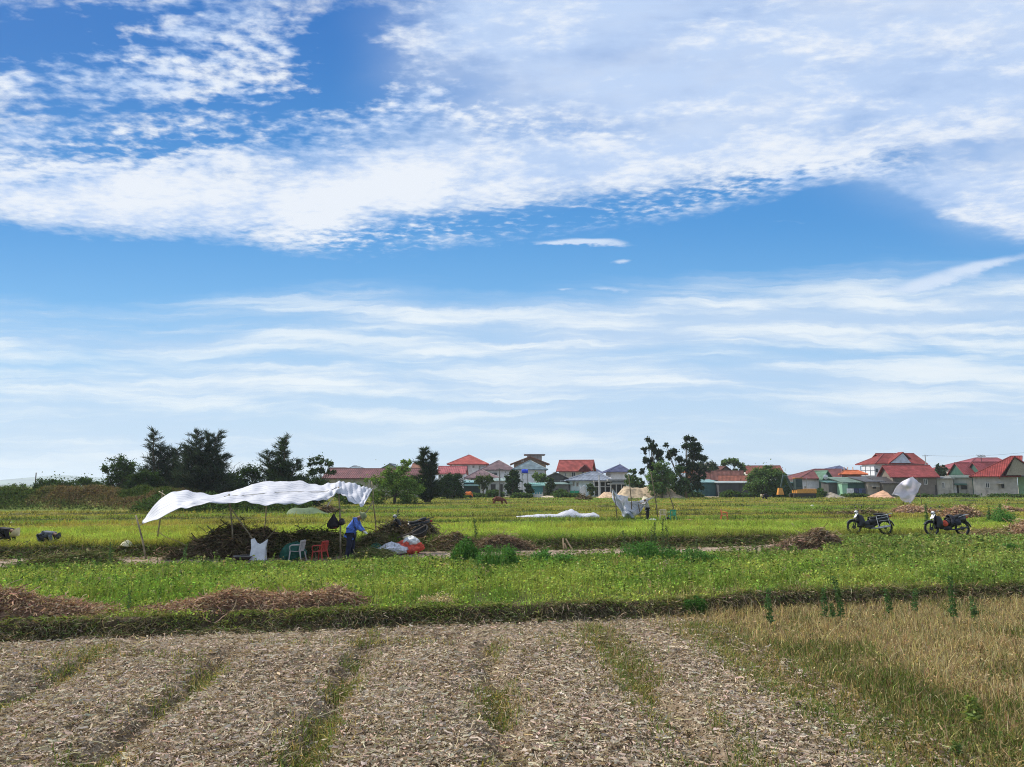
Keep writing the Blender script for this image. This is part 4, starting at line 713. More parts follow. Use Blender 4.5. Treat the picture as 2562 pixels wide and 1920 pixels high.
sub(t, 128, 1486, 1522, 1207, 1240, 'dark_porch_wall', mat('dark_wall', (.05, .05, .05)), -.12, .2)
t = house('open veranda with a flat grey slab roof right of the light slate roof', 126, 1532, 1566, 1203, 0, 'flat', (.05, .05, .055), (.28, .28, .27), 7, .8, name='veranda', cat='veranda', trim=(.35, .35, .33))
for x in (1524, 1538, 1551, 1564): sub(t, 126, x, x+2, 1211, 1241, 'column', mat('col_white', (.5, .5, .48)), -1.2, .2)
sub(t, 126, 1519, 1566, 1210, 1212.5, 'canopy', mat('slab', (.4, .4, .38)), -.9, 1.2)
house('dark grey gable fronted house behind the pale green awning', 134, 1358, 1424, 1200, 1182, 'front', (.16, .15, .13), (.11, .10, .09), 8, .6, wins=[(1402, 1203, 1408, 1210)], stain=.8)
t = house('grey walled shed with a pale green awning strip along its front', 127, 1372, 1424, 1211, 1207, 'shed', (.17, .17, .16), (.24, .33, .30), 4, .5, tile=False, name='shed', cat='shed', doors=[(1390, 1224, 1402), (1408, 1226, 1420)])
t = house('small teal walled shed with light green roof behind the white fence', 128, 1330, 1358, 1215, 1208, 'shed', (.07, .22, .24), (.22, .42, .38), 4, .6, tile=False, name='shed', cat='shed', stain=.2)
t = house('teal shed with two light teal awning strips above dark openings', 124, 1161, 1201, 1207, 1202, 'shed', (.035, .06, .065), LTEAL, 5, .3, tile=False, name='shed', cat='shed')
sub(t, 124, 1160, 1202, 1212, 1216, 'awning', mat('awning', LTEAL, .5), -.5, 1.2)
t = house('pale workshop wall with posts right of the layered small tree', 130, 1222, 1264, 1203, 1196, 'shed', (.36, .36, .33), (.30, .38, .36), 5, .5, name='shed', cat='shed', doors=[(1228, 1212, 1240), (1250, 1212, 1258)])
t = house('long beige barracks under a maroon roof with plain pilasters', 126, 812, 1050, 1195, 1173, 'side', (.29, .26, .19), (.17, .065, .065), 10, .5, wins=[(892, 1211, 905, 1218), (838, 1211, 850, 1218), (950, 1211, 960, 1218)], tile=False, trim=(.34, .31, .24), stain=.6, cat='barracks')
for x in (815, 845, 880, 922, 965, 1008): sub(t, 126, x, x+5, 1200, 1243, 'pilaster', mat('trim', (.34, .31, .24)), -.15, .3)
house('long dark wall of a low house behind the narrow conifers', 122, 1052, 1100, 1218, 1212, 'shed', (.10, .085, .08), (.14, .10, .10), 4, .3, name='shed', cat='shed')
# centre right
house('brown tiled house with white end gable, left of its twin', 146, 1736, 1778, 1200, 1179, 'side', (.42, .39, .33), RBR, 8, .4, yaw=-18, stain=.5)
house('brown tiled house with white end gable, right of its twin', 144, 1782, 1852, 1200, 1179, 'side', (.42, .39, .33), RBR, 8, .4, yaw=-18, stain=.5)
house('low red brown tiled annex in front of the twin brown houses', 138, 1802, 1872, 1203, 1191, 'side', (.33, .28, .23), (.24, .085, .055), 6, .4, yaw=-16)
t = house('small shrine like house with a bright orange edged triangular gable', 152, 1727, 1744, 1180, 1163, 'front', (.6, .2, .08), ORG, 3, .8, cat='shrine', name='shrine_gable', stain=0.)
house('brown gable with white trim behind the dark tree by the orange gable', 156, 1774, 1795, 1172, 1158, 'front', (.18, .12, .1), (.42, .38, .33), 6, .4)
house('dark brown gable behind the banana like clump', 156, 1801, 1832, 1181, 1166, 'front', (.2, .14, .11), RBR, 7, .5)
house('brown red roofed house with a white left gable behind the big bright tree', 152, 1872, 1954, 1184, 1166, 'side', (.5, .47, .42), (.24, .08, .06), 8, .4, yaw=-10)
house('large dark teal sheet metal shed with a pale roof edge', 129, 1741, 1798, 1207, 1200, 'shed', TEAL, LTEAL, 7, .3, tile=False, name='shed', cat='shed', stain=.2)
t = house('long low dark block shed with a pale strip roof right of the teal shed', 127, 1798, 1886, 1208, 1204, 'shed', (.07, .07, .075), (.40, .44, .44), 5, .3, tile=False, name='shed', cat='shed', doors=[(1870, 1216, 1892, (.03, .03, .03))])
house('low dark teal sheet shed behind the big bright leafy tree', 128, 1888, 1988, 1208, 1204, 'shed', (.035, .075, .075), (.06, .13, .12), 6, .3, tile=False, name='shed', cat='shed', stain=.2)
house('pale blue grey roofed barn at the gap before the maroon hip roof', 156, 1976, 2012, 1197, 1188, 'side', (.42, .44, .43), (.40, .47, .50), 8, .4, tile=False)
t = house('grey open shelter with slanting corrugated sheet roof by the sand mound', 124, 1664, 1714, 1218, 1205, 'shed', (.06, .06, .06), (.36, .40, .42), 6, .3, tile=False, name='shed', cat='shed')
house('upper grey corrugated lean to behind the slanting sheets', 132, 1664, 1712, 1207, 1197, 'shed', (.10, .12, .11), (.30, .36, .38), 5, .2, tile=False, name='shed', cat='shed')
# right
house('white ended house under the maroon hip roof behind the excavator', 136, 2005, 2092, 1197, 1174, 'hip', (.62, .57, .58), MAR, 10, .7, rx=(2040, 2108), wins=[(2011, 1217, 2016, 1223)], stain=.15)
house('green sheet gable joined to the maroon hip roof', 134, 2060, 2082, 1198, 1178, 'front', DGR, (.12, .22, .15), 8, .3, tile=False, stain=.1, name='shed', cat='shed')
house('light green long roof between the green gable and the orange shrine', 142, 2076, 2112, 1190, 1177, 'side', (.4, .42, .4), GRN2, 8, .3, tile=False)
t = house('ornate peach shrine with two tiers of orange tile roof', 138, 2108, 2155, 1186, 1177, 'hip', (.60, .40, .28), ORG, 5, .9, rx=(2116, 2148), cat='shrine', name='tomb_shrine', stain=.1)
W_ = t.location; X0 = UW(2103, 1200)[0]*138-W_.x; X1 = UW(2160, 1200)[0]*138-W_.x; zz = P(0, 1200, 138).z-W_.z
roofsolid(X0-.6, -1.6, X1+.6, -.05, zz, (X0+.6, -.25), (X1-.6, -.25), zz+.5, .12, False, 'lower_roof', roofmat(ORG), t)
for x in (2128, 2137, 2150): sub(t, 138, x, x+1.6, 1168, 1178, 'finial', mat('peach', (.6, .42, .3)), 2.5, .15)
house('low shed with a teal awning under the orange shrine', 127, 2072, 2104, 1207, 1203, 'shed', (.08, .08, .075), (.10, .2, .19), 3, .3, tile=False, name='shed', cat='shed', wins=[])
t = house('dark green shed with a wide grey green roof and washing hung below', 126, 2112, 2166, 1207, 1194, 'shed', (.05, .11, .09), (.17, .24, .19), 6, .5, tile=False, name='shed', cat='shed', doors=[(2118, 1222, 2164, (.03, .035, .05))])
house('light green sheet panel shed end left of the washing', 125, 2106, 2120, 1210, 1206, 'shed', (.18, .33, .22), (.2, .3, .22), 3, .1, tile=False, name='shed', cat='shed', stain=.1)
t = house('tan walled shed with charcoal roof and a small awning', 125, 2169, 2206, 1205, 1193, 'shed', (.30, .26, .21), (.12, .12, .13), 6, .5, tile=False, name='shed', cat='shed', stain=.6)
sub(t, 125, 2175, 2192, 1216, 1218, 'awning', mat('awning', (.36, .33, .28)), -.6, 1.); sub(t, 125, 2182, 2190, 1218, 1223, 'opening', mat('dark_wall', (.03, .03, .03)), -.05, .14)
t = house('tall stained blue white house under the upper red hip roof', 150, 2228, 2316, 1160, 1135, 'side', (.50, .54, .62), (.27, .06, .055), 9, .5, stain=.85, wins=[])
X0 = UW(2188, 1200)[0]*150-t.location.x; zz = P(0, 1160, 150).z-.25; roofsolid(X0, -.8, UW(2262, 1200)[0]*150-t.location.x, 8, zz, (X0+4.0, 3.6), (UW(2262, 1200)[0]*150-t.location.x, 3.6), P(0, 1134, 150).z-.2, .16, False, 'hip_roof', roofmat((.27, .06, .055)), t)
sub(t, 150, 2192, 2228, 1160, 1240, 'left_wing', mat('plaster', (.62, .62, .64), .9, stain=.3), 3., 5.5)
gx0, gx1 = UW(2226, 1200)[0]*150-t.location.x, UW(2289, 1200)[0]*150-t.location.x; zb = P(0, 1159, 150).z-.25; zt = P(0, 1134, 150).z-.25
MB().add([(gx0, -.9, zb), (gx1-1, -.9, zb), ((gx0+gx1)/2, -.9, zt), (gx0, 0, zb), (gx1-1, 0, zb), ((gx0+gx1)/2, 0, zt)], [(0, 1, 2), (3, 5, 4), (0, 2, 5, 3), (1, 4, 5, 2), (0, 3, 4, 1)]).build('front_gable', mat('plaster', (.50, .54, .62), .9, var=.1, vscale=1.5, stain=.85, bump=.2), t)
b = MB(); [b.add([(a, -1.1, za), (c, -1.1, zc_), (c, 1., zc_), (a, 1., za), (a, -1.1, za-.2), (c, -1.1, zc_-.2), (c, 1., zc_-.2), (a, 1., za-.2)], [(0, 1, 2, 3), (7, 6, 5, 4), (0, 4, 5, 1), (2, 6, 7, 3), (1, 5, 6, 2), (3, 7, 4, 0)]) for a, za, c, zc_ in ((gx0-.6, zb-.1, (gx0+gx1)/2, zt+.2), ((gx0+gx1)/2, zt+.2, gx1-1, zb+.9))]; b.build('gable_roof', roofmat((.27, .06, .055)), t)
for x, y0, y1 in ((2194, 1173, 1182), (2205, 1173, 1182)): sub(t, 150, x, x+5, y0, y1, 'window', mat('pane', (.03, .04, .05), .2), .2, .1)
b = MB(); o = t.location
for x in (2155, 2167, 2179, 2190): b.tube([(UW(x, 1200)[0]*149-o.x, -1, P(0, 1195, 149).z-o.z), (UW(x, 1200)[0]*149-o.x, -1, P(0, 1167, 149).z-o.z)], .07, 5)
for y_ in (1167, 1178): b.tube([(UW(2155, 1200)[0]*149-o.x, -1, P(0, y_, 149).z-o.z), (UW(2192, 1200)[0]*149-o.x, -1, P(0, y_, 149).z-o.z)], .06, 5)
b.build('terrace_frame', mat('frame_grey', (.2, .22, .25)), t); sub(t, 150, 2155, 2192, 1190, 1240, 'terrace_wall', mat('plaster', (.45, .45, .42)), 2., 4.)
house('long grey brown house with the wide plain red roof beside the flying white sheet', 125, 2234, 2342, 1192, 1165, 'side', (.19, .16, .13), (.27, .06, .06), 8.5, .5, wins=[(2311, 1199, 2319, 1212)], stain=.8, doors=[(2338, 1214, 2341)], turn=.45)
house('dark lean to shed on the left side of the wide plain red roof', 124, 2208, 2250, 1209, 1193, 'shed', (.17, .15, .12), (.10, .09, .09), 5, .3, tile=False, name='shed', cat='shed', stain=.7)
house('low flat roofed grey tan house with one white window', 124, 2343, 2384, 1197, 1192, 'shed', (.36, .33, .27), (.22, .22, .20), 7, .3, wins=[(2356, 1208, 2362, 1222)], stain=.7, name='house', tile=False, turn=.9)
t = house('low house with a dark doorway under a small green awning', 124, 2385, 2432, 1195, 1189, 'shed', (.36, .34, .28), (.13, .16, .13), 7, .3, doors=[(2392, 1213, 2397)], stain=.7, tile=False, turn=.9)
sub(t, 124, 2386, 2417, 1210, 1214, 'awning', mat('awning', (.06, .13, .10)), -.7, 1.3); sub(t, 124, 2384, 2391, 1214, 1240, 'white_pillar', mat('col_white', (.5, .49, .45)), -.5, .6); sub(t, 124, 2403, 2418, 1215, 1225, 'opening', mat('dark_wall', (.03, .03, .03)), -.05, .14)
house('dark green sheet gable with a red roof, left of the pair', 142, 2415, 2446, 1186, 1158, 'side', (.04, .10, .075), (.27, .06, .065), 5.2, .3, tile=False, stain=.1, name='warehouse', cat='warehouse')
house('dark green sheet gable with a red roof, right of the pair', 140, 2459, 2520, 1186, 1156, 'side', (.04, .10, .075), (.27, .06, .065), 4.8, .3, tile=False, stain=.1, name='warehouse', cat='warehouse')
house('rose red hall roof spanning behind the two green gables', 152, 2420, 2545, 1170, 1146, 'hip', GRY, (.30, .075, .085), 12, .5, rx=(2445, 2500), tile=False, name='warehouse', cat='warehouse')
t = house('big grey walled house with a sweeping red roof and tan gable at the right edge', 122, 2434, 2545, 1191, 1143, 'hip', (.33, .31, .27), (.30, .06, .055), 10, .5, wins=[(2465, 1209, 2474, 1221)], stain=.7, turn=1., rx=(2532, 2560))
sub(t, 122, 2492, 2508, 1209, 1211.5, 'awning', mat('awning', (.36, .33, .28)), -.6, 1.1); sub(t, 122, 2504, 2511, 1211, 1222, 'opening', mat('dark_wall', (.03, .03, .03)), -.05, .14)
o = t.location; gx = [loc(t, x, 121)[0] for x in (2518, 2543, 2600)]; zb, zt = P(0, 1190, 121).z-o.z, P(0, 1147, 121).z-o.z
MB().add([(gx[0], -1, zb), (gx[2], -1, zb), (gx[1], -1, zt), (gx[0], .5, zb), (gx[2], .5, zb), (gx[1], .5, zt)], [(0, 1, 2), (3, 5, 4), (0, 2, 5, 3), (1, 4, 5, 2), (0, 3, 4, 1)]).build('front_gable', mat('plaster', (.34, .29, .22), .9, stain=.8), t)
b = MB(); [b.add([(a, -1.3, za), (c, -1.3, zc_), (c, 5., zc_), (a, 5., za), (a, -1.3, za-.2), (c, -1.3, zc_-.2), (c, 5., zc_-.2), (a, 5., za-.2)], [(0, 1, 2, 3), (7, 6, 5, 4), (0, 4, 5, 1), (2, 6, 7, 3), (1, 5, 6, 2), (3, 7, 4, 0)]) for a, za, c, zc_ in ((gx[0]-1, zb-.4, gx[1], zt+.25), (gx[1], zt+.25, gx[2]+1, zb-.1))]; b.build('gable_roof', roofmat((.30, .06, .055)), t)
house('pale green walled end building at the right edge', 121, 2546, 2600, 1192, 1188, 'shed', (.33, .50, .28), (.3, .3, .28), 6, .1, tile=False, stain=.15, turn=1., name='shed', cat='shed')
house('far small blue hip roof seen between the pine and the green gables', 185, 2360, 2380, 1178, 1164, 'hip', WH, BLU, 8, .8, rx=(2368, 2372)); house('far small navy hip roof just left of the orange shrine finials', 185, 2092, 2112, 1174, 1166, 'hip', WH, BLU, 8, .6, rx=(2100, 2104))
# ------------------------------------------------------------ far hills and village bits
def hills(label, px0, px1, pts, Y, c=(.10, .15, .09)):
    rows = []; xs = np.linspace(px0, px1, 60); top = np.interp(xs, [p[0] for p in pts], [p[1] for p in pts])
    X = UW(0, 1200)[0]*0+np.array([UW(x, 1200)[0]*Y for x in xs]); Z = np.array([P(0, y, Y).z for y in top])+4*pn(xs*.11, xs*0, 3)
    for q, hq in ((-900, 0), (-500, .45), (-200, .8), (0, 1.), (300, .8), (900, 0)): rows.append([(x, Y+q+60*float(pn(x*.002, q*.01, 4)), max(-1, z*hq*(1+.12*float(pn(x*.003, q*.1, 5))))) for x, z in zip(X, Z)])
    o = MB().sheet(rows).build('hill', mat('hill_forest', c, .95, var=.4, vscale=.004), smooth=True); return tag(o, label, None, None, 'structure')
hills('distant blue ridge low over the far left fields', -200, 340, [(-200, 1195), (0, 1210), (30, 1216), (85, 1198), (130, 1190), (200, 1191), (260, 1196), (300, 1202), (340, 1212)], 4500)
hills('faint distant ridge at the gap left of the white ended house', 1930, 2080, [(1930, 1206), (1975, 1190), (2010, 1184), (2050, 1190), (2080, 1208)], 4500)
# sand mounds
def mound(label, px0, px1, top, Y, prof, c, name='sand_mound', dep=3., cat='sand heap'):
    X0, X1 = UW(px0, 1230)[0]*Y, UW(px1, 1230)[0]*Y; zt = P(0, top, Y).z; A, B = np.meshgrid(np.linspace(0, 1, 80), np.linspace(-1, 1, 30), indexing='ij'); A, B = A.ravel(), B.ravel()
    X = X0+(X1-X0)*A; Yy = Y+B*dep; g0 = hfun(X, Yy); Z = g0-.05+(zt-.25)*np.interp(A, [p[0] for p in prof], [p[1] for p in prof])*np.clip(1-np.abs(B)**1.6, 0, 1)*(1+.12*pn(X*.9, Yy*.9, 3)+.05*pn(X*4, Yy*4, 4))
    q = (np.arange(79)[:, None]*30+np.arange(29)[None, :]).ravel(); o = tri_mesh(name, np.stack([X, Yy, Z], 1), np.stack([q, q+30, q+31, q+1], 1), None, mat('sand', c, .95, var=.25, vscale=1.8, bump=.6))
    o.data.polygons.foreach_set('use_smooth', np.ones(len(o.data.polygons), bool)); return tag(o, label, cat, 'sand heaps along the village road')
mound('widest tan sand mound behind the flapping white sheet', 1536, 1712, 1217, 113, [(0, 0), (.14, .95), (.24, 1), (.38, .82), (.5, .9), (.62, .84), (.78, .88), (.9, .4), (1, 0)], (.42, .32, .21))
mound('low orange tan sand mound left of the widest one', 1492, 1542, 1231, 114, [(0, 0), (.4, .9), (.7, 1), (1, .2)], (.46, .32, .21))
mound('small reddish earth mound in front of the tan walled shed', 2172, 2222, 1228, 116, [(0, .1), (.5, .7), (.75, 1), (1, 0)], (.46, .27, .17))
mound('small grey earth mound right of the excavator', 2058, 2108, 1232, 117, [(0, 0), (.4, 1), (1, .1)], (.24, .21, .17))
mound('thin sandy spoil ridge under the grey wall and white fence', 1345, 1425, 1240, 117, [(0, .2), (.3, 1), (.6, .6), (.8, .9), (1, 0)], (.46, .38, .27), dep=1.5)
# sandy road strip before the village
Xa = np.linspace(-4, 16, 40); ra = np.array([[(x, 116.5+q, float(hfun(x, 116.5+q))+.05+.02*math.sin(x)) for x in Xa] for q in (0, 2.2)]); o = MB().sheet([list(map(tuple, r_)) for r_ in ra]).build('road', mat('road_sand', (.55, .48, .37), .95)); tag(o, kind='structure')
def pole(label, px, top, Y, r0=.11, arm=False, c=(.30, .29, .27), name='utility_pole', lean=0.):
    g = Pz(px, Y); H = P(0, top, Y).z-g.z; t = empty(name, g, label, 'pole', 'poles around the village'); MB().tube([(0, 0, -.2), (lean, 0, H)], [r0, r0*.7], 8).build('post', mat('concrete', c, .9), t)
    if arm: MB().box((lean, 0, H*.97), (1.1, .1, .1)).build('cross_arm', mat('concrete', c, .9), t)
    return t
pole('thin grey utility pole standing beside the red brown cow', 1250, 1172, 112, .12, True, (.16, .15, .14)); pole('pale pole in front of the light slate roofed house', 1499, 1189, 122, .13, False, (.5, .5, .5)); pole('pale pole at the right of the second blue tank frame', 1662, 1185, 121, .10, False, (.4, .4, .4)); pole('slim grey pole against the upper red hip roof', 2320, 1138, 146, .10, True)
pole('bare forked dead trunk standing above the far left bushes', 88, 1183, 78, .07, False, (.16, .13, .11), 'dead_trunk')
pole('thin post in front of the white ended house', 2018, 1196, 133, .07); pole('pale trunk like post under the layered small tree', 1203, 1212, 117, .1, False, (.34, .33, .27))
t = empty('television_antenna', (UW(2475, 1200)[0]*150, 152, P(0, 1156, 150).z), 'spiky aerial on a short mast above the rose red hall roof', 'antenna'); b = MB(); b.tube([(0, 0, -.8), (0, 0, 1.5)], .06, 6); b.build('mast', mat('dark_metal', (.05, .04, .04)), t)
b = MB(); b.tube([(-.75, 0, 1.05), (.85, 0, 1.2)], .05, 5); [b.tube([(x, -.3, 1.1), (x, .3, 1.5)], .045, 5) for x in (-.7, -.4, -.1, .2, .5, .8)]; b.build('elements', mat('dark_metal', (.05, .04, .04)), t)
def wire(label, a, b_, sag, r=.02):
    o = MB().tube([tuple(Vector(a).lerp(Vector(b_), i/14)-Vector((0, 0, sag*4*(i/14)*(1-i/14)))) for i in range(15)], r, 4).build('overhead_wire', mat('wire', (.04, .04, .04))); tag(o, label, 'wire', 'overhead wires')
wire('thin wire running right from the slim grey pole over the red roofs', P(2320, 1140, 146), P(2600, 1128, 150), .5); wire('thin wire between the cow side pole and the tank', P(1250, 1175, 112), P(1560, 1184, 124), .7, .014)
# blue tanks on frames
def tank(label, px, py, Y, s=1., base=1200):
    c = P(px, py, Y); gz = float(hfun(c.x, Y)); t = empty('water_tank', (c.x, Y, gz), label, 'water tank', 'blue rooftop water tanks'); h = c.z-gz
    MB().lathe([(0, -.9*s), (.5*s, -.9*s), (.58*s, -.8*s), (.6*s, -.3*s), (.57*s, -.25*s), (.6*s, -.2*s), (.6*s, .3*s), (.57*s, .35*s), (.6*s, .4*s), (.58*s, .8*s), (.5*s, .9*s), (0, .9*s)], (0, 0, h), 18, 'X').build('tank_body', mat('blue_plastic', (.02, .06, .55), .35), t, smooth=True)
    MB().lathe([(.2*s, .5*s), (.2*s, .7*s), (0, .7*s)], (0, 0, h), 12).build('cap', mat('blue_plastic', (.02, .06, .55), .35), t)
    b = MB(); [b.tube([(x, y, 0), (x*.9, y*.9, h-.5*s)], .07, 5) for x in (-.8*s, .8*s) for y in (-.5, .5)]; b.box((0, 0, h-.55*s), (2*s, 1.2, .1)); b.build('stand', mat('concrete', (.3, .29, .27)), t)
tank('bright blue horizontal tank on a stand before the slate grey hip roof', 1313, 1180, 130, .62); tank('bright blue tank among the green trees left of the pale pole', 1650, 1198, 112, .5)
# excavator
g = Pz(1993, 113.5); t = empty('excavator', g, 'yellow orange excavator with a dark glazed cab beside the white end wall', 'excavator'); s = 119/FPX; oy = mat('machine_orange', (.62, .27, .06), .5); gl = mat('cab_glass', (.03, .05, .05), .15)
for y in (-.9, .9): MB().box((.8, y, .35), (3.4, .5, .7)).build('track', mat('track_rubber', (.05, .045, .04), .9), t, bevel=.15)
MB().box((1.1, 0, 1.05), (3., 2.1, .7)).build('body', oy, t, bevel=.08); cb = MB().box((-.0, -.5, 2.1), (1.05, 1.1, 1.7)).build('cab', mat('cab_dark', (.05, .07, .07), .4), t, bevel=.06)
MB().box((-.02, -1.07, 2.2), (.8, .05, 1.1)).build('cab_window', gl, cb); MB().box((0, -.5, 3.0), (1.2, 1.25, .1)).build('cab_roof', oy, cb)
MB().tube([(-.5, .4, 1.2), (-1.4, .4, 3.3), (-1.9, .4, 3.35)], [.22, .18, .14], 6).build('boom', mat('boom_dark', (.05, .08, .07), .5), t); MB().tube([(-1.8, .4, 3.4), (-2.3, .4, 1.6)], [.15, .1], 6).build('dipper_arm', mat('boom_dark', (.05, .08, .07), .5), t); MB().box((-2.4, .4, 1.0), (.9, .8, 1.0), None, .6).build('bucket', oy, t)
# white fence, orange cover, bits in the village yard
t = empty('picket_fence', Pz(1323, 117.5), 'low white wall with short posts before the teal shed', 'fence'); MB().box((1.1, 0, .25), (2.3, .15, .5)).build('rail_wall', mat('fence_white', (.6, .57, .5)), t); b = MB(); [b.box((x, 0, .62), (.1, .12, .35)) for x in (.1, .5, .9, 1.3, 1.7, 2.1)]; b.build('pickets', mat('fence_white', (.6, .57, .5)), t)
g = Pz(1173, 113); t = empty('covered_cart', g, 'bright orange sheet draped over a small cart by the teal shed', 'cart'); r = 113/FPX; b = MB(); nn = 13
b.sheet([[(-.62*(1 if 0 < i < 8 else 1.02)+1.24*j/12, -.45+.9*i/8, .95-.45*abs(i/4-1)**3+.03*math.sin(j*.9)-.35*abs(j/6-1)**4) for j in range(nn)] for i in range(9)]); b.build('cover', mat('orange_sheet', (.75, .20, .04), .6, transl=.2), t, smooth=True, solid=.02)
b = MB(); b.sheet([[(-.63+1.26*j/12, -.47, .95-.35*abs(j/6-1)**4-q) for j in range(nn)] for q in (.25, .75-.25)]); b.build('skirt', mat('orange_sheet', (.75, .20, .04), .6, transl=.2), t)
b = MB(); [b.tube([(x, y, 0), (x, y, .8)], .04, 5) for x in (-.5, .5) for y in (-.35, .35)]; b.build('leg', mat('dark_metal', (.05, .04, .04)), t)
for x in (-.35, .35): MB().lathe([(.0, -.04), (.2, -.04), (.22, 0), (.2, .04), (0, .04)], (x, -.4, .2), 14, 'Y').build('wheel', mat('tyre', (.03, .03, .03), .8), t)
def bundle(label, px, py, w_, h_, c, name, cat, Y=None, d_=None, grp=None, seed=1, lump=.25, transl=0., rot=0., kno=True):
    g = G(px, py) if Y is None else Pz(px, Y); s = g.y/FPX; a, hh = w_*s/2, h_*s; dd = d_ or a*.8; n = 22; V = []; r = np.random.default_rng(seed)
    A, B = np.meshgrid(np.linspace(0, 2*np.pi, 33)[:-1], np.linspace(0, 1, 14), indexing='ij'); A_, B_ = A.ravel(), B.ravel()
    k_ = 1+lump*pn(np.cos(A_)*1.5+seed, np.sin(A_)*1.5+B_*2, seed)+.26*pn(np.cos(A_)*3.5+seed, B_*5+np.sin(A_)*3, seed+2)+.10*pn(np.cos(A_)*9+seed, B_*12, seed+3); pr = np.sin(np.pi*np.clip(B_*.93+.07, 0, 1))**.5*(1-.35*B_)
    X = np.cos(A_)*pr*a*k_*1.15+rot*B_*a; Yy = np.sin(A_)*pr*dd*k_; Z = B_*hh*(.85+.3*(k_-1)+.1); q = [(i*14+j, ((i+1) % 32)*14+j, ((i+1) % 32)*14+j+1, i*14+j+1) for i in range(32) for j in range(13)]
    o = MB().add(list(zip(X, Yy, Z)), q).build(name, mat(name+'_cloth', c, .6, var=.25, vscale=9, transl=transl, bump=.7), None, smooth=True); o.location = g; return tag(o, label, cat, grp)
bundle('pink dome of plastic sheet lying in the village yard', 1293, 0, 16, 12, (.5, .25, .22), 'plastic_cover', 'cover', 116.5, seed=4); bundle('grey blue lump of tarpaulin right of the pink dome', 1309, 0, 14, 14, (.16, .20, .28), 'tarpaulin_bundle', 'cover', 116.8, seed=6)
t = empty('net_screen', Pz(1437, 119), 'green netting screen against the pale blue end wall', 'screen'); MB().box((0, 0, .55), (1.5, .06, 1.0)).build('netting', mat('green_net', (.03, .30, .16), .7), t); b = MB(); [b.tube([(x, 0, 0), (x, 0, 1.15)], .04, 5) for x in (-.75, 0, .75)]; b.build('posts', mat('bamboo', (.30, .24, .13)), t)
b = MB().sheet([[(x*.5, .1*math.sin(z_*2+x*3), z_*1.1+.2*math.sin(x*4)) for x in np.linspace(-1, 1, 8)] for z_ in np.linspace(.3, 1.6, 8)]); o = b.build('white_cloth', mat('cloth_white', (.72, .72, .72), .7, transl=.2), None, smooth=True, solid=.02); o.location = Pz(1458, 118.5); tag(o, 'white cloth hanging limp beside the green netting screen', 'cloth')
for i, (px, c) in enumerate([(2122, (.6, .62, .62)), (2131, (.6, .62, .6)), (2141, (.04, .05, .10)), (2152, (.05, .08, .16)), (2161, (.05, .06, .09))]):
    o = MB().sheet([[(x*.3, .05*math.sin(z_*3+x*5), z_) for x in np.linspace(-1, 1, 6)] for z_ in np.linspace(.45, 1.35, 6)]).build('hanging_washing', mat('washing', c, .8), None, smooth=True, solid=.02); o.location = Pz(px, 122); tag(o, ['white shirt, leftmost of the washing under the dark green shed roof', 'second white shirt of the washing under the dark green shed roof', 'navy cloth in the middle of the washing under the shed roof', 'dark blue cloth right of the middle of the washing', 'darkest rightmost cloth of the washing by the tan shed'][i], 'washing', 'washing under the green shed roof')
t = empty('satellite_dish', P(2066, 1194, 133), 'small white dish on the green sheet gable', 'dish'); MB().lathe([(0, 0), (.3, .04), (.45, .12)], (0, -.1, 0), 14, 'Y').build('dish', mat('dish_white', (.7, .7, .68)), t, smooth=True); MB().tube([(0, -.1, 0), (0, .5, -.3)], .04, 5).build('bracket', mat('dark_metal', (.05, .04, .04)), t)
# ------------------------------------------------------------ white shelter
def catmull(pts, n):
    out = []; p = [Vector(q) for q in pts]; p = [p[0]*2-p[1]]+p+[p[-1]*2-p[-2]]
    for i in range(1, len(p)-2):
        for k_ in range(n):
            t_ = k_/n; a, b, c_, d = p[i-1], p[i], p[i+1], p[i+2]; out.append(.5*((2*b)+(c_-a)*t_+(2*a-5*b+4*c_-d)*t_*t_+(3*b-a-3*c_+d)*t_**3))
    out.append(p[-2]); return out
BAM = mat('bamboo_weathered', (.30, .24, .155), .8, var=.3, vscale=5); TARP = mat('white_tarpaulin', (.70, .70, .74), .55, var=.05, transl=.30)
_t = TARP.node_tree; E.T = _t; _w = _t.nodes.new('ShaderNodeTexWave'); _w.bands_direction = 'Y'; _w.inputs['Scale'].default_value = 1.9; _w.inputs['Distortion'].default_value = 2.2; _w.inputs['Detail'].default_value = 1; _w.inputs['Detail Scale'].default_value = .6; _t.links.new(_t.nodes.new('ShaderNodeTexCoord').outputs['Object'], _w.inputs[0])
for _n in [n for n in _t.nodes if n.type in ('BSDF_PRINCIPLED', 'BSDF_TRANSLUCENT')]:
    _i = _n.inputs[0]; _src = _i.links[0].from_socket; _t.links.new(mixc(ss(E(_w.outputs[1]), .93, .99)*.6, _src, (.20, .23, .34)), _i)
sh = empty('sun_shelter', G(583, 1394), 'long white tarpaulin shelter billowing on bamboo poles over the dried heaps', 'shelter'); SO = sh.location.copy()
def L_(v): return tuple(Vector(v)-SO)
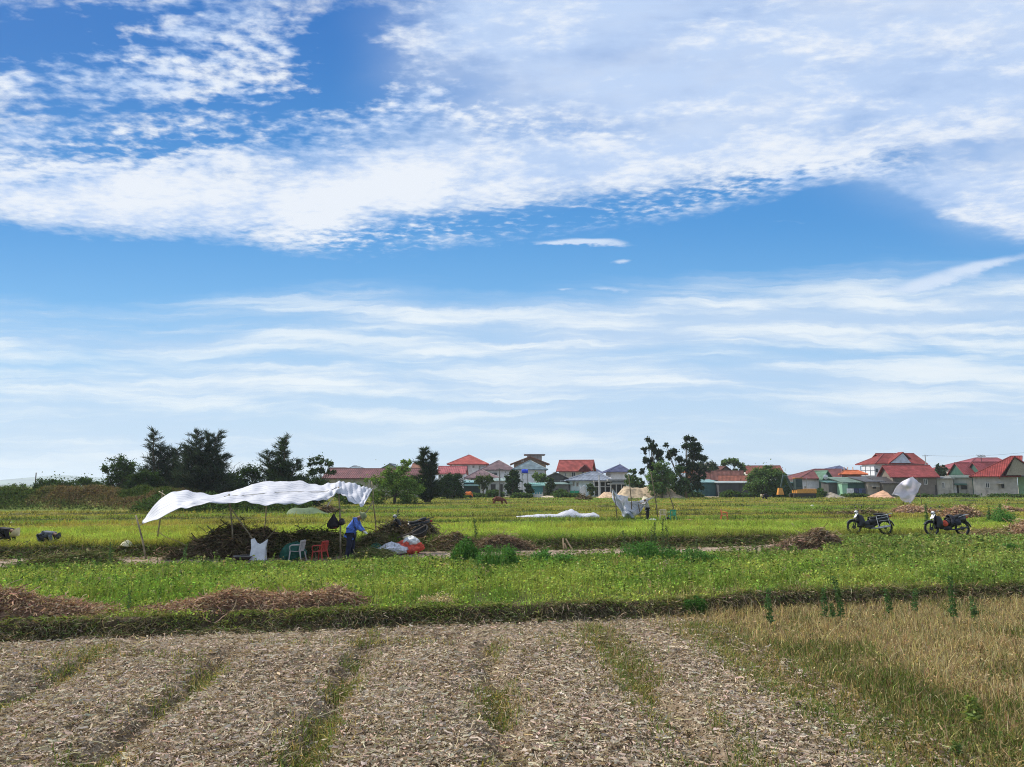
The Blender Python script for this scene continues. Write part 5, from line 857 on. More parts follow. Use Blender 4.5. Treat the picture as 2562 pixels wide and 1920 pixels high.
st = [(357, 1311, 1309, 1307, 1306, 23.3, 23.4, 23.5, 23.6), (372, 1306, 1298, 1284, 1290, 23., 23.5, 24., 24.4), (400, 1296, 1286, 1252, 1262, 22.9, 23.3, 24.2, 25.6), (450, 1275, 1262, 1228, 1240, 22.9, 23.3, 24.5, 26.4), (505, 1261, 1252, 1237, 1246, 22.9, 23.4, 24.7, 26.6), (573, 1259, 1243, 1235, 1246, 23., 23.7, 25., 26.8), (622, 1257, 1240, 1214, 1236, 22.8, 23.7, 25.1, 27), (680, 1263, 1234, 1206, 1230, 22.7, 23.8, 25.2, 27), (740, 1260, 1232, 1205, 1228, 22.8, 23.9, 25.3, 27.2), (800, 1253, 1232, 1213, 1230, 23.1, 24., 25.4, 27.3), (828, 1246, 1228, 1210, 1230, 23.5, 24.05, 25.5, 27.4), (847, 1231, 1220, 1208, 1230, 23.9, 24.1, 25.5, 27.5), (864, 1246, 1232, 1209, 1230, 23.7, 24.1, 25.6, 27.6), (886, 1262, 1246, 1213, 1228, 23.7, 24.1, 25.6, 27.8), (904, 1269, 1251, 1218, 1226, 23.8, 24.3, 25.7, 27.9), (916, 1254, 1240, 1222, 1225, 24.2, 24.8, 26.2, 28), (930, 1228, 1227, 1226, 1225, 26, 26.4, 27, 28)]
lines = [catmull([P(s_[0], s_[1+i], s_[5+i]) for s_ in st], 8) for i in range(4)]; rows = []
for j in range(len(lines[0])):
    col = catmull([l[j] for l in lines], 7); u_ = j/8.; o_ = []
    for i, p in enumerate(col):
        w_ = i/21.; rip = .011*math.sin(30*w_+u_*2.6+2*float(pn(p.x*.8, w_, 7)))+.016*math.sin(u_*9+w_*5)+.028*math.sin(15*w_-u_*4.1)+.045*float(pn(p.x*1.3, w_*3, 8))+.028*float(pn(p.x*3+w_*9, w_*16-p.x*2, 9)); e_ = min(1, 4*(u_/15)*1.2); o_.append(L_(p+Vector((.4*rip, .3*rip, rip*e_))))
    rows.append(o_)
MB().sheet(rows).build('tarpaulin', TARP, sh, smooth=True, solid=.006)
rope = mat('rope', (.35, .32, .25), .9)
MB().tube([L_(p-Vector((0, .03, -.015))) for p in lines[1][40:92]], .012, 4).build('ridge_rope', rope, sh)
def stick(a, b_, r0=.028, parent=sh, nm='pole', O=SO, m=BAM):
    a, b_ = Vector(a)-O, Vector(b_)-O; mid = (a+b_)/2+Vector((.03, 0, 0)); return MB().tube([a, a.lerp(mid, .6), mid, mid.lerp(b_, .5), b_], [r0*1.1, r0, r0*.98, r0*.9, r0*.8], 7).build(nm, m, parent, smooth=True)
gp = lambda px, py: G(px, py)-Vector((0, 0, .12))
for a, b_ in [((368, 1400), (340, 1289, 23.6)), ((393, 1349), (407, 1228, 27.)), ((585, 1396), (573, 1236, 23.6)), ((852, 1396), (847, 1218, 24.)), ((942, 1347), (933, 1253, 27.7))]: stick(gp(*a), P(*b_))
stick(Pz(664, 27.5, -.1), P(668, 1240, 27.4), .026); stick(gp(670, 1398), P(572, 1264, 23.65), .022, nm='brace'); stick(P(905, 1296, 27.), P(934, 1254, 27.7), .024, nm='brace'); stick(P(933, 1256, 27.7), P(930, 1205, 27.9), .02, nm='pole_tip')
stick(P(398, 1230, 27.), P(416, 1243, 26.5), .018, nm='crook')
for a, b_ in [((847, 1222, 24.), (818, 1268, 23.2)), ((357, 1310, 23.4), (345, 1318, 23.5)), ((573, 1240, 23.7), (560, 1243, 23.6))]: MB().tube([L_(P(*a)), L_(P(*b_))], .014, 4).build('tie_rope', rope, sh)
# ------------------------------------------------------------ people
def skin(name, J, Ed, m, parent, sub=2, rscale=1., add=0.):
    me = bpy.data.meshes.new(name); keys = []; [keys.append(k_) for e in Ed for k_ in e if k_ not in keys]; me.from_pydata([J[k_][0] for k_ in keys], [], []); me.edges.add(len(Ed)); me.edges.foreach_set('vertices', [keys.index(k_) for e in Ed for k_ in e]); me.update(); me.materials.append(m)
    o = bpy.data.objects.new(name, me); COL.objects.link(o); o.parent = parent; md = o.modifiers.new('skin', 'SKIN'); md.use_smooth_shade = True
    for i, k_ in enumerate(keys): r_ = J[k_][1]; r_ = tuple(q*rscale+add for q in (r_ if hasattr(r_, '__len__') else (r_, r_))); me.skin_vertices[0].data[i].radius = r_; me.skin_vertices[0].data[i].use_root = i == 0
    q = o.modifiers.new('s', 'SUBSURF'); q.levels = q.render_levels = sub; return o
SKIN = mat('skin', (.30, .18, .12), .6, var=.05)
def hand(J, w_, el, nm, Ed):
    w_, el = Vector(w_), Vector(el); d = (w_-el).normalized(); sidev = d.cross(Vector((0, 0, 1))); sidev = sidev.normalized() if sidev.length > .01 else Vector((0, 1, 0)); J[nm+'p'] = (w_+d*.06, .032); Ed.append((nm+'w', nm+'p'))
    for i in range(4): o_ = sidev*(.03*(i-1.5)*.7); J[nm+'f%d' % i] = (w_+d*.09+o_, .011); J[nm+'g%d' % i] = (w_+d*(.135+.012*(1-abs(i-1.5)))+o_+Vector((0, 0, -.02)), .009); Ed += [(nm+'p', nm+'f%d' % i), (nm+'f%d' % i, nm+'g%d' % i)]
    J[nm+'t'] = (w_+d*.07+sidev*.05, .011); Ed.append((nm+'p', nm+'t'))
def person(g, label, pose, top, legs, hat, hatc, sc=1., rz=0., gloves=None, boots=(.04, .04, .04)):
    t = empty('person', g, label, 'person', None, rz, sc); J = {}; p = pose
    J['hip'] = (p['hip'], .12); J['waist'] = (p['waist'], .115); J['chest'] = (p['chest'], .135); J['neck'] = (p['neck'], .055); J['head'] = (p['head'], .085); cr = Vector(p['head'])+(Vector(p['head'])-Vector(p['neck'])).normalized()*.09; J['crown'] = (cr, .07)
    fw = Vector(p.get('face', (1, 0, -.5))).normalized(); J['nose'] = (Vector(p['head'])+fw*.10, .018); Ed = [('hip', 'waist'), ('waist', 'chest'), ('chest', 'neck'), ('neck', 'head'), ('head', 'crown'), ('head', 'nose')]; AE, LE = [], []
    for s_, q in (('l', 1), ('r', -1)):
        sh_, el, wr = p['sh'+s_], p['el'+s_], p['ha'+s_]; J[s_+'s'] = (sh_, .062); J[s_+'e'] = (el, .045); J[s_+'w'] = (wr, .03); AE += [('chest', s_+'s'), (s_+'s', s_+'e'), (s_+'e', s_+'w')]; hand(J, wr, el, s_, Ed)
        hp, kn, an, to = p['hp'+s_], p['kn'+s_], p['an'+s_], p['to'+s_]; J[s_+'h'] = (hp, .095); J[s_+'k'] = (kn, .065); J[s_+'a'] = (an, .043); J[s_+'o'] = (to, .035); LE += [('hip', s_+'h'), (s_+'h', s_+'k'), (s_+'k', s_+'a'), (s_+'a', s_+'o')]
    skin('body', J, Ed+AE+LE, SKIN, t, 1)
    hv = Vector(p['hip']); J['hem'] = (hv+(hv-Vector(p['chest'])).normalized()*.10, .135); skin('shirt', J, [('hip', 'hem'), ('hip', 'waist'), ('waist', 'chest')]+AE, mat('shirt', top, .85, var=.3, vscale=12), t, 2, 1.15, .026); skin('trousers', J, LE[:3]+LE[4:7], mat('trousers', legs, .85, var=.25), t, 2, 1.1, .022)
    for s_ in 'lr': skin('shoe', {'a': (J[s_+'a'][0], .05), 'o': (J[s_+'o'][0], .042)}, [('a', 'o')], mat('shoe', boots, .6), t, 1)
    if gloves:
        for s_ in 'lr': skin('glove', {k_: (v[0], v[1]+.008) for k_, v in J.items() if k_[0] == s_ and k_ in (s_+'w', s_+'p', s_+'t') or k_[:2] in (s_+'f', s_+'g')}, [e for e in Ed if e[0][0] == s_ and e[0] in [s_+x for x in ('w', 'p', 'f0', 'f1', 'f2', 'f3')]], mat('glove', gloves, .7), t, 1)
    up_ = (cr-Vector(p['neck'])).normalized(); M = up_.to_track_quat('Z', 'Y').to_matrix()
    if hat == 'cone': b = MB().lathe([(.235, -.02), (.16, .06), (.08, .13), (.0, .19), (.0, .175), (.08, .115), (.16, .045), (.235, -.025)], (0, 0, 0), 24)
    elif hat == 'cap': b = MB().lathe([(.17, -.03), (.125, -.01), (.12, .04), (.09, .085), (0, .105)], (0, 0, 0), 18)
    else: b = MB().lathe([(.175, -.045), (.115, .0), (.112, .06), (.08, .09), (.0, .095), (.0, .085), (.075, .08), (.105, .055), (.108, 0), (.172, -.052)], (0, 0, 0), 20)
    b.v = [tuple(M @ Vector(v)+cr) for v in b.v]; b.build('hat', mat('hat', hatc, .8, var=.15, transl=.1 if hat == 'cone' else 0), t, smooth=True); return t
bent = dict(hip=(0, 0, .87), waist=(.02, 0, 1.0), chest=(.13, 0, 1.24), neck=(.22, 0, 1.36), head=(.31, 0, 1.40), face=(.7, 0, -.8), shl=(.15, .16, 1.31), shr=(.15, -.16, 1.31), ell=(.24, .2, 1.07), elr=(.27, -.2, 1.07), hal=(.42, .12, .93), har=(.40, -.1, .95), hpl=(0, .09, .80), hpr=(0, -.09, .80), knl=(.04, .11, .45), knr=(-.03, -.10, .45), anl=(.0, .12, .07), anr=(-.1, -.11, .07), tol=(.17, .13, .03), tor=(.07, -.12, .03))
person(G(876, 1402), 'person in a bright blue shirt and olive hat bending over the pulled plants', bent, (.09, .17, .55), (.02, .022, .045), 'sun', (.20, .22, .11), .93, 0, (.6, .6, .56))
crouch = dict(hip=(0, 0, .50), waist=(.12, 0, .60), chest=(.34, 0, .66), neck=(.47, 0, .62), head=(.56, 0, .56), face=(.5, 0, -1), shl=(.38, .17, .62), shr=(.38, -.17, .62), ell=(.44, .2, .38), elr=(.46, -.2, .38), hal=(.52, .14, .18), har=(.54, -.1, .17), hpl=(0, .09, .47), hpr=(0, -.09, .47), knl=(.26, .14, .42), knr=(.22, -.14, .38), anl=(.04, .13, .07), anr=(.02, -.13, .07), tol=(.18, .14, .03), tor=(.16, -.14, .03))
person(G(-4, 1362)+Vector((0, 0, -.06)), 'crouching person in black clothes with a tan cone hat at the left edge', crouch, (.015, .013, .015), (.03, .022, .02), 'cone', (.62, .52, .33), .86)
person(G(106, 1362)+Vector((0, 0, -.14)), 'crouching person in grey checked shirt and dark cap picking in the field', crouch, (.11, .12, .15), (.02, .02, .025), 'cap', (.04, .045, .06), .80)
o = MB().lathe([(.20, 0), (.14, .08), (.07, .14), (0, .18)], (0, 0, 0), 22).build('cone_hat', mat('cone_hat_straw', (.72, .66, .45), .8), None, smooth=True); o.location = G(317, 1371)+Vector((0, 0, .03)); o.rotation_euler = (.1, .12, 0); tag(o, 'pale yellow cone hat lying alone on the grass left of the shelter', 'hat')
stand = dict(hip=(0, 0, .86), waist=(-.02, 0, 1.0), chest=(-.06, 0, 1.2), neck=(-.09, 0, 1.34), head=(-.13, 0, 1.43), face=(-1, 0, -.3), shl=(-.07, .16, 1.28), shr=(-.07, -.16, 1.28), ell=(-.28, .18, 1.2), elr=(-.22, -.18, 1.12), hal=(-.5, .14, 1.26), har=(-.40, -.12, 1.16), hpl=(0, .1, .8), hpr=(0, -.1, .8), knl=(.0, .13, .45), knr=(.02, -.12, .45), anl=(.04, .14, .07), anr=(.02, -.14, .07), tol=(-.08, .15, .03), tor=(-.1, -.15, .03))
person(G(1620, 1303), 'standing person in pale shirt and black trousers with a wide cone hat', stand, (.50, .46, .45), (.012, .012, .014), 'cone', (.66, .58, .42), .80)
person(Pz(1918, 99), 'tiny bent person in dark clothes and pale hat far off in the fields', crouch, (.02, .02, .03), (.02, .02, .03), 'cone', (.6, .52, .36), 1.1, R(180))
# ------------------------------------------------------------ cow
g = Pz(1248, 77); g.z -= .16; t = empty('cow', g, 'red brown cow grazing with its head down near the thin utility pole', 'cow', None, R(8), .74); CM = mat('cow_hide', (.15, .05, .03), .85, var=.2)
J = {'rump': ((-.62, 0, 1.02), (.26, .24)), 'belly': ((-.1, 0, .92), (.36, .36)), 'chest': ((.45, 0, .98), (.27, .29)), 'neck': ((.75, 0, .92), (.15, .18)), 'nk2': ((.98, 0, .62), (.11, .13)), 'head': ((1.1, 0, .36), (.10, .10)), 'muz': ((1.2, 0, .12), (.06, .065))}
Ed = [('belly', 'rump'), ('belly', 'chest'), ('chest', 'neck'), ('neck', 'nk2'), ('nk2', 'head'), ('head', 'muz')]
for i, (x, y) in enumerate(((.42, .17), (.5, -.17))): J['f%d' % i] = ((x, y, .68), .12); J['k%d' % i] = ((x+.03, y, .38), .06); J['h%d' % i] = ((x+.02, y, .03), .05); Ed += [('chest', 'f%d' % i), ('f%d' % i, 'k%d' % i), ('k%d' % i, 'h%d' % i)]
for i, (x, y) in enumerate(((-.66, .17), (-.56, -.17))): J['t%d' % i] = ((x+.04, y, .72), .15); J['o%d' % i] = ((x-.12, y, .42), .06); J['b%d' % i] = ((x-.05, y, .03), .05); Ed += [('rump', 't%d' % i), ('t%d' % i, 'o%d' % i), ('o%d' % i, 'b%d' % i)]
J['tl'] = ((-.9, 0, .95), .035); J['tm'] = ((-.95, 0, .45), .03); Ed += [('rump', 'tl'), ('tl', 'tm')]
skin('body', J, Ed, CM, t, 2)
for y in (-1, 1): MB().ell((1.0, y*.15, .45), (.04, .11, .05)).build('ear', CM, t, smooth=True); MB().tube([(1.0, y*.07, .46), (1.02, y*.14, .56), (1.06, y*.12, .64)], [.022, .016, .005], 6).build('horn', mat('horn', (.4, .35, .28)), t)
# ------------------------------------------------------------ plastic chairs
def chair(label, g, c, sc, rz, grp='plastic armchairs in the fields', tipped=0.):
    t = empty('plastic_chair', g, label, 'chair', grp, rz, sc); m = mat('chair_plastic', c, .4, var=.06); t.rotation_euler[1] = tipped   # faces +x, 0.8 m high
    MB().sheet([[(-.22+.46*i/8, -.22+.44*j/8, .42-.02*math.sin(i/8*3.1)-.012*math.sin(j/8*3.14)-(.03 if i == 8 else 0)) for j in range(9)] for i in range(9)]).build('seat', m, t, smooth=True, solid=.02)
    def bk(j, k_): a = (j/10-.5)*1.7; z = .42+.40*k_/10; return (-.20-.07*(k_/10)-.07*math.cos(a)+.07, .24*math.sin(a)/math.sin(.85)*(1+.05*k_/10), z+(.03*math.cos(a*1.6)*k_/10))
    b = MB(); P_ = [[bk(j, k_) for j in range(11)] for k_ in range(11)]; k0 = len(b.v); b.v += [p for r_ in P_ for p in r_]
    b.f += [(k_*11+j, k_*11+j+1, (k_+1)*11+j+1, (k_+1)*11+j) for k_ in range(10) for j in range(10) if k_ in (0, 8, 9) or j % 2 == 0 or j in (0, 9)]; b.build('backrest', m, t, smooth=True, solid=.02)
    for s_ in (-1, 1):
        MB().tube([(-.24, s_*.24, .66), (-.1, s_*.27, .665), (.12, s_*.28, .65), (.20, s_*.28, .61), (.21, s_*.26, .52), (.20, s_*.24, .42)], [.02, .026, .026, .024, .02, .02], 7).build('armrest', m, t, smooth=True)
        MB().tube([(.20, s_*.22, .43), (.24, s_*.255, 0)], [.032, .02], 6).build('leg', m, t); MB().tube([(-.20, s_*.20, .44), (-.30, s_*.25, 0)], [.034, .02], 6).build('leg', m, t)
    return t
chair('dusty white plastic armchair facing left under the shelter, beside the green net sack', G(743, 1404), (.46, .41, .40), .74, R(170)); chair('red plastic armchair facing left under the shelter, right of the white one', G(800, 1404), (.50, .06, .045), .72, R(160))
chair('beige plastic armchair seen from behind, next to the green one in mid field', G(1659, 1302), (.62, .50, .36), .72, R(80)); chair('green plastic armchair right of the beige one in mid field', G(1682, 1303), (.03, .30, .20), .72, R(100)); chair('orange plastic armchair standing alone in the field', G(1813, 1304), (.62, .14, .05), .74, R(-25))
# ------------------------------------------------------------ sacks, nets, basin, bag
bundle('dark green net sack heaped behind the white plastic chair', 728, 1402, 62, 46, (.015, .10, .07), 'net_sack', 'sack', seed=11, rot=.35); bundle('dark teal net sack lying at the feet of the person in blue', 940, 1388, 34, 30, (.02, .12, .09), 'net_sack', 'sack', seed=12); bundle('crumpled white and grey sacks, left of the red one, under a teal edge', 978, 1388, 84, 30, (.62, .62, .66), 'plastic_sack', 'sack', seed=13, lump=.5)
bundle('red sack lying between the white sacks beside the heap', 1022, 1386, 66, 38, (.68, .10, .06), 'plastic_sack', 'sack', seed=14, lump=.4); bundle('small pale net bag at the feet of the person in blue', 918, 1371, 26, 14, (.5, .52, .42), 'net_bag', 'bag', seed=15)
for o_, l, px, pt, pb, w_, c, sd_ in [('plastic_sack', 'clean white folded sack resting on top of the red one', 1029, 1341, 1364, 42, (.72, .72, .70), 21), ('plastic_sack', 'small cream yellow bag on top of the white folded sack', 1015, 1337, 1348, 18, (.72, .64, .42), 22)]:
    o = bundle(l, px, 1385, w_, pb-pt, c, o_, 'sack', seed=sd_, lump=.35, grp=None); o.location = P(px, pb, o.location.y-.15)
ol = [(-.21, 0), (.20, 0), (.19, .2), (.18, .36), (.22, .56), (.14, .50), (.02, .44), (-.09, .50), (-.16, .62), (-.21, .60), (-.18, .36), (-.20, .2)]; b = MB(); nn = len(ol)
b.v = [(x, -.09*(1-z_/.8)-.02, z_) for x, z_ in ol]+[(x, .09*(1-z_/.8)+.02, z_) for x, z_ in ol]; b.f = [tuple(range(nn)), tuple(range(2*nn-1, nn-1, -1))]+[(i, (i+1) % nn, (i+1) % nn+nn, i+nn) for i in range(nn)]
o = b.build('plastic_sack', mat('sack_white', (.72, .72, .75), .6, var=.1, bump=.8), None, bevel=.03); o.location = G(646, 1402); tag(o, 'white open sack with two pointed corners standing under the shelter brace', 'sack')
t = empty('basin', G(608, 1403), 'wide dark basin with a pale rim set under the left shelter post', 'basin'); MB().lathe([(0, .01), (.17, .01), (.27, .13), (.255, .13), (.16, .03), (0, .03)], (0, 0, 0), 26).build('bowl', mat('basin_dark', (.035, .02, .02), .5), t, smooth=True); MB().lathe([(.262, .128), (.285, .135), (.285, .145), (.262, .142)], (0, 0, 0), 26).build('rim', mat('basin_rim', (.42, .42, .42), .5), t)
t = empty('hanging_bag', P(840, 1290, 23.85), 'black cloth bag hanging from the right shelter pole', 'bag'); MB().lathe([(.0, -.42), (.10, -.42), (.19, -.36), (.20, -.26), (.12, -.12), (.05, -.02), (.02, .06)], (-.07, 0, 0), 18).build('pouch', mat('bag_black', (.02, .014, .018), .8, bump=.6), t, smooth=True); MB().tube([(-.05, 0, -.05), (0, .05, .12), (.1, .05, .2)], .012, 5).build('strap', mat('bag_black', (.02, .014, .018), .8), t)
MB().ell((-.02, -.1, -.36), (.10, .06, .05)).build('red_trim', mat('bag_red', (.22, .03, .03), .8), t, smooth=True)
t = empty('hanging_helmet', P(853, 1306, 23.85), 'dark round helmet hung on the right side of the shelter pole', 'helmet'); MB().ell((.03, -.02, 0), (.10, .12, .115)).build('shell', mat('helmet_dark', (.03, .02, .02), .4), t, smooth=True); MB().lathe([(.10, 0), (.125, -.01), (.125, -.03), (.1, -.03)], (.03, -.02, -.03), 18).build('brim', mat('helmet_dark', (.03, .02, .02), .4), t)
# pale net blowing behind the shelter
g = Pz(765, 50); rows = [[(x*1.25, z_*.9+.15*math.sin(x*3), max(.02, .44*z_*(1-x*x*.5)*(1+.15*math.sin(x*5))+.1*math.sin(z_*3+x*2))) for x in np.linspace(-1.1, 1.1, 22)] for z_ in np.linspace(0, 1, 10)]; o = MB().sheet(rows).build('net_sheet', mat('pale_net', (.22, .30, .17), .7, transl=.5), None, smooth=True); o.location = g; tag(o, 'pale green net sheet spread low on the field behind the shelter', 'net')
# wooden stakes
t = empty('wooden_trestle', G(1420, 1377), 'three pale wooden sticks set as a small broken trestle on the bare strip', 'wooden frame'); wd = mat('raw_wood', (.52, .38, .24), .8, var=.2)
for a, b_ in (((-.13, 0, 0), (-.16, .02, .42)), ((.18, 0, 0), (-.06, .02, .40)), ((-.02, .06, 0), (-.10, .05, .24))): MB().tube([a, b_], [.03, .024], 6).build('stick', wd, t)
# ------------------------------------------------------------ sheet lying on the field, and the flapping one
rows = []; xs = [1292, 1325, 1360, 1395, 1415, 1428, 1440, 1455, 1470, 1482, 1497]; tp = [1293, 1290, 1288, 1287, 1279, 1277, 1281, 1287, 1286, 1284, 1290]; o_ = Pz(1400, 46); ln = catmull([P(x, y, 46.2) for x, y in zip(xs, tp)], 5)
for i, (f, dy_2) in enumerate(((0, -.55), (.55, -.35), (.95, -.12), (1., .1), (.7, .4), (0, .7))): rows.append([(p.x-o_.x, dy_2+.12*math.sin(p.x*3+i), max(.01, (p.z-.30)*f*(1+.12*math.sin(p.x*9+i*2))+.02)) for p in ln])
o = MB().sheet(rows).build('plastic_sheet', TARP, None, smooth=True, solid=.01); o.location = o_; tag(o, 'long white plastic sheet lying crumpled flat on the green field', 'sheet')
t = empty('field_shade', G(1580, 1302), 'small shade of tall thin poles with a torn white sheet flapping from it', 'shelter'); SO2 = t.location.copy(); Y0 = 43.2
for a, b_ in [((1543, 1300), (1533, 1222)), ((1580, 1296), (1573, 1188)), ((1645, 1296), (1628, 1180)), ((1692, 1297), (1668, 1220)), ((1601, 1300), (1594, 1248))]: stick(Pz(a[0], Y0+(0 if a[0] < 1660 else .5), -.1), P(b_[0], b_[1], Y0+.2), .03, t, 'pole', SO2, mat('bamboo_dark', (.16, .12, .075), .8))
def patch(ctrl, Y, nm, par, O, m=TARP, n=7, rip=.03, dY=.35):
    R_ = [catmull([P(x, y, Y+dY*z_) for x, y, z_ in r_], n) for r_ in ctrl]; rows = []
    cols = [catmull([r_[j] for r_ in R_], n) for j in range(len(R_[0]))]
    for i in range(len(cols[0])): rows.append([tuple(cols[j][i]-O+Vector((0, rip*math.sin(j*.9+i*.5), rip*.5*math.sin(i*.8-j*.3)))) for j in range(len(cols))])
    return MB().sheet(rows).build(nm, m, par, smooth=True, solid=.006)
patch([[(1533, 1224, 0), (1531, 1238, 1), (1535, 1255, 0), (1553, 1278, 1)], [(1546, 1238, .5), (1549, 1250, 0), (1553, 1264, 1), (1560, 1288, 0)], [(1570, 1242, 0), (1562, 1256, 1), (1560, 1272, 0), (1572, 1292, 1)]], Y0, 'torn_sheet', t, SO2)
patch([[(1573, 1240, 0), (1560, 1254, -1), (1556, 1272, .5), (1556, 1292, 0)], [(1572, 1254, 1), (1570, 1264, 0), (1568, 1278, -1), (1572, 1295, 0)], [(1592, 1254, 0), (1590, 1268, 1), (1585, 1280, 0), (1590, 1290, 1)], [(1612, 1250, 0), (1606, 1262, 0), (1600, 1274, 1), (1600, 1284, 0)], [(1638, 1242, 0), (1632, 1246, 1), (1624, 1252, 0), (1616, 1260, 0)]], Y0, 'torn_sheet', t, SO2, n=6)
patch([[(1554, 1270, 0), (1556, 1284, 1), (1560, 1296, 0)], [(1566, 1276, 1), (1570, 1284, -1), (1576, 1297, 0)], [(1580, 1280, 0), (1584, 1288, 1), (1588, 1297, 0)]], Y0-.5, 'torn_sheet', t, SO2, mat('blue_grey_sheet', (.36, .40, .46), .5, transl=.3))
bundle('black bag on the ground between the beige and green chairs', 1671, 1303, 12, 9, (.015, .015, .015), 'cloth_bag', 'bag', seed=31); bundle('flat white plastic bag at the feet of the standing person', 1634, 1303, 18, 5, (.7, .75, .74), 'plastic_bag', 'bag', seed=32)
bundle('small yellow bag lying in the grass left of the orange chair', 1770, 1304, 8, 6, (.7, .5, .1), 'plastic_bag', 'bag', seed=33); bundle('low brown red sack in the grass right of the green chair', 1722, 1303, 34, 4, (.35, .14, .08), 'cloth_bag', 'bag', seed=34)
o = MB().tube([(0, 0, 0), (-.16, .02, .22), (-.06, 0, .02)], [.03, .02, .03], 5).build('broken_stake', wd); o.location = G(1990, 1321); tag(o, 'tiny pale broken stake on the field edge left of the motorbikes', 'stake')
# flying sheet at the right
t = empty('flying_sheet', G(2275, 1262)+Vector((0, 0, 0)), 'kite shaped white sheet blown up from poles before the wide red roof', 'sheet'); SO3 = t.location.copy(); Y1 = t.location.y
patch([[(2283, 1193, 0), (2262, 1202, .5), (2245, 1216, 0), (2231, 1239, 1)], [(2290, 1199, 1), (2272, 1213, -1), (2258, 1228, .6), (2246, 1240, 0)], [(2298, 1206, 0), (2284, 1226, .8), (2270, 1242, -.5), (2256, 1252, .4)], [(2305, 1211, .5), (2296, 1232, 0), (2287, 1248, .7), (2276, 1263, 0)]], Y1, 'sheet', t, SO3, mat('pinkish_white_sheet', (.78, .74, .80), .6, var=.03, transl=.4), rip=.04, dY=.5)
for a, b_ in [((2303, 1262), (2294, 1195)), ((2256, 1258), (2262, 1203))]: stick(Pz(a[0], Y1+.3, -.1), P(b_[0], b_[1], Y1+.3), .03, t, 'pole', SO3, mat('bamboo_dark', (.16, .12, .075), .8))
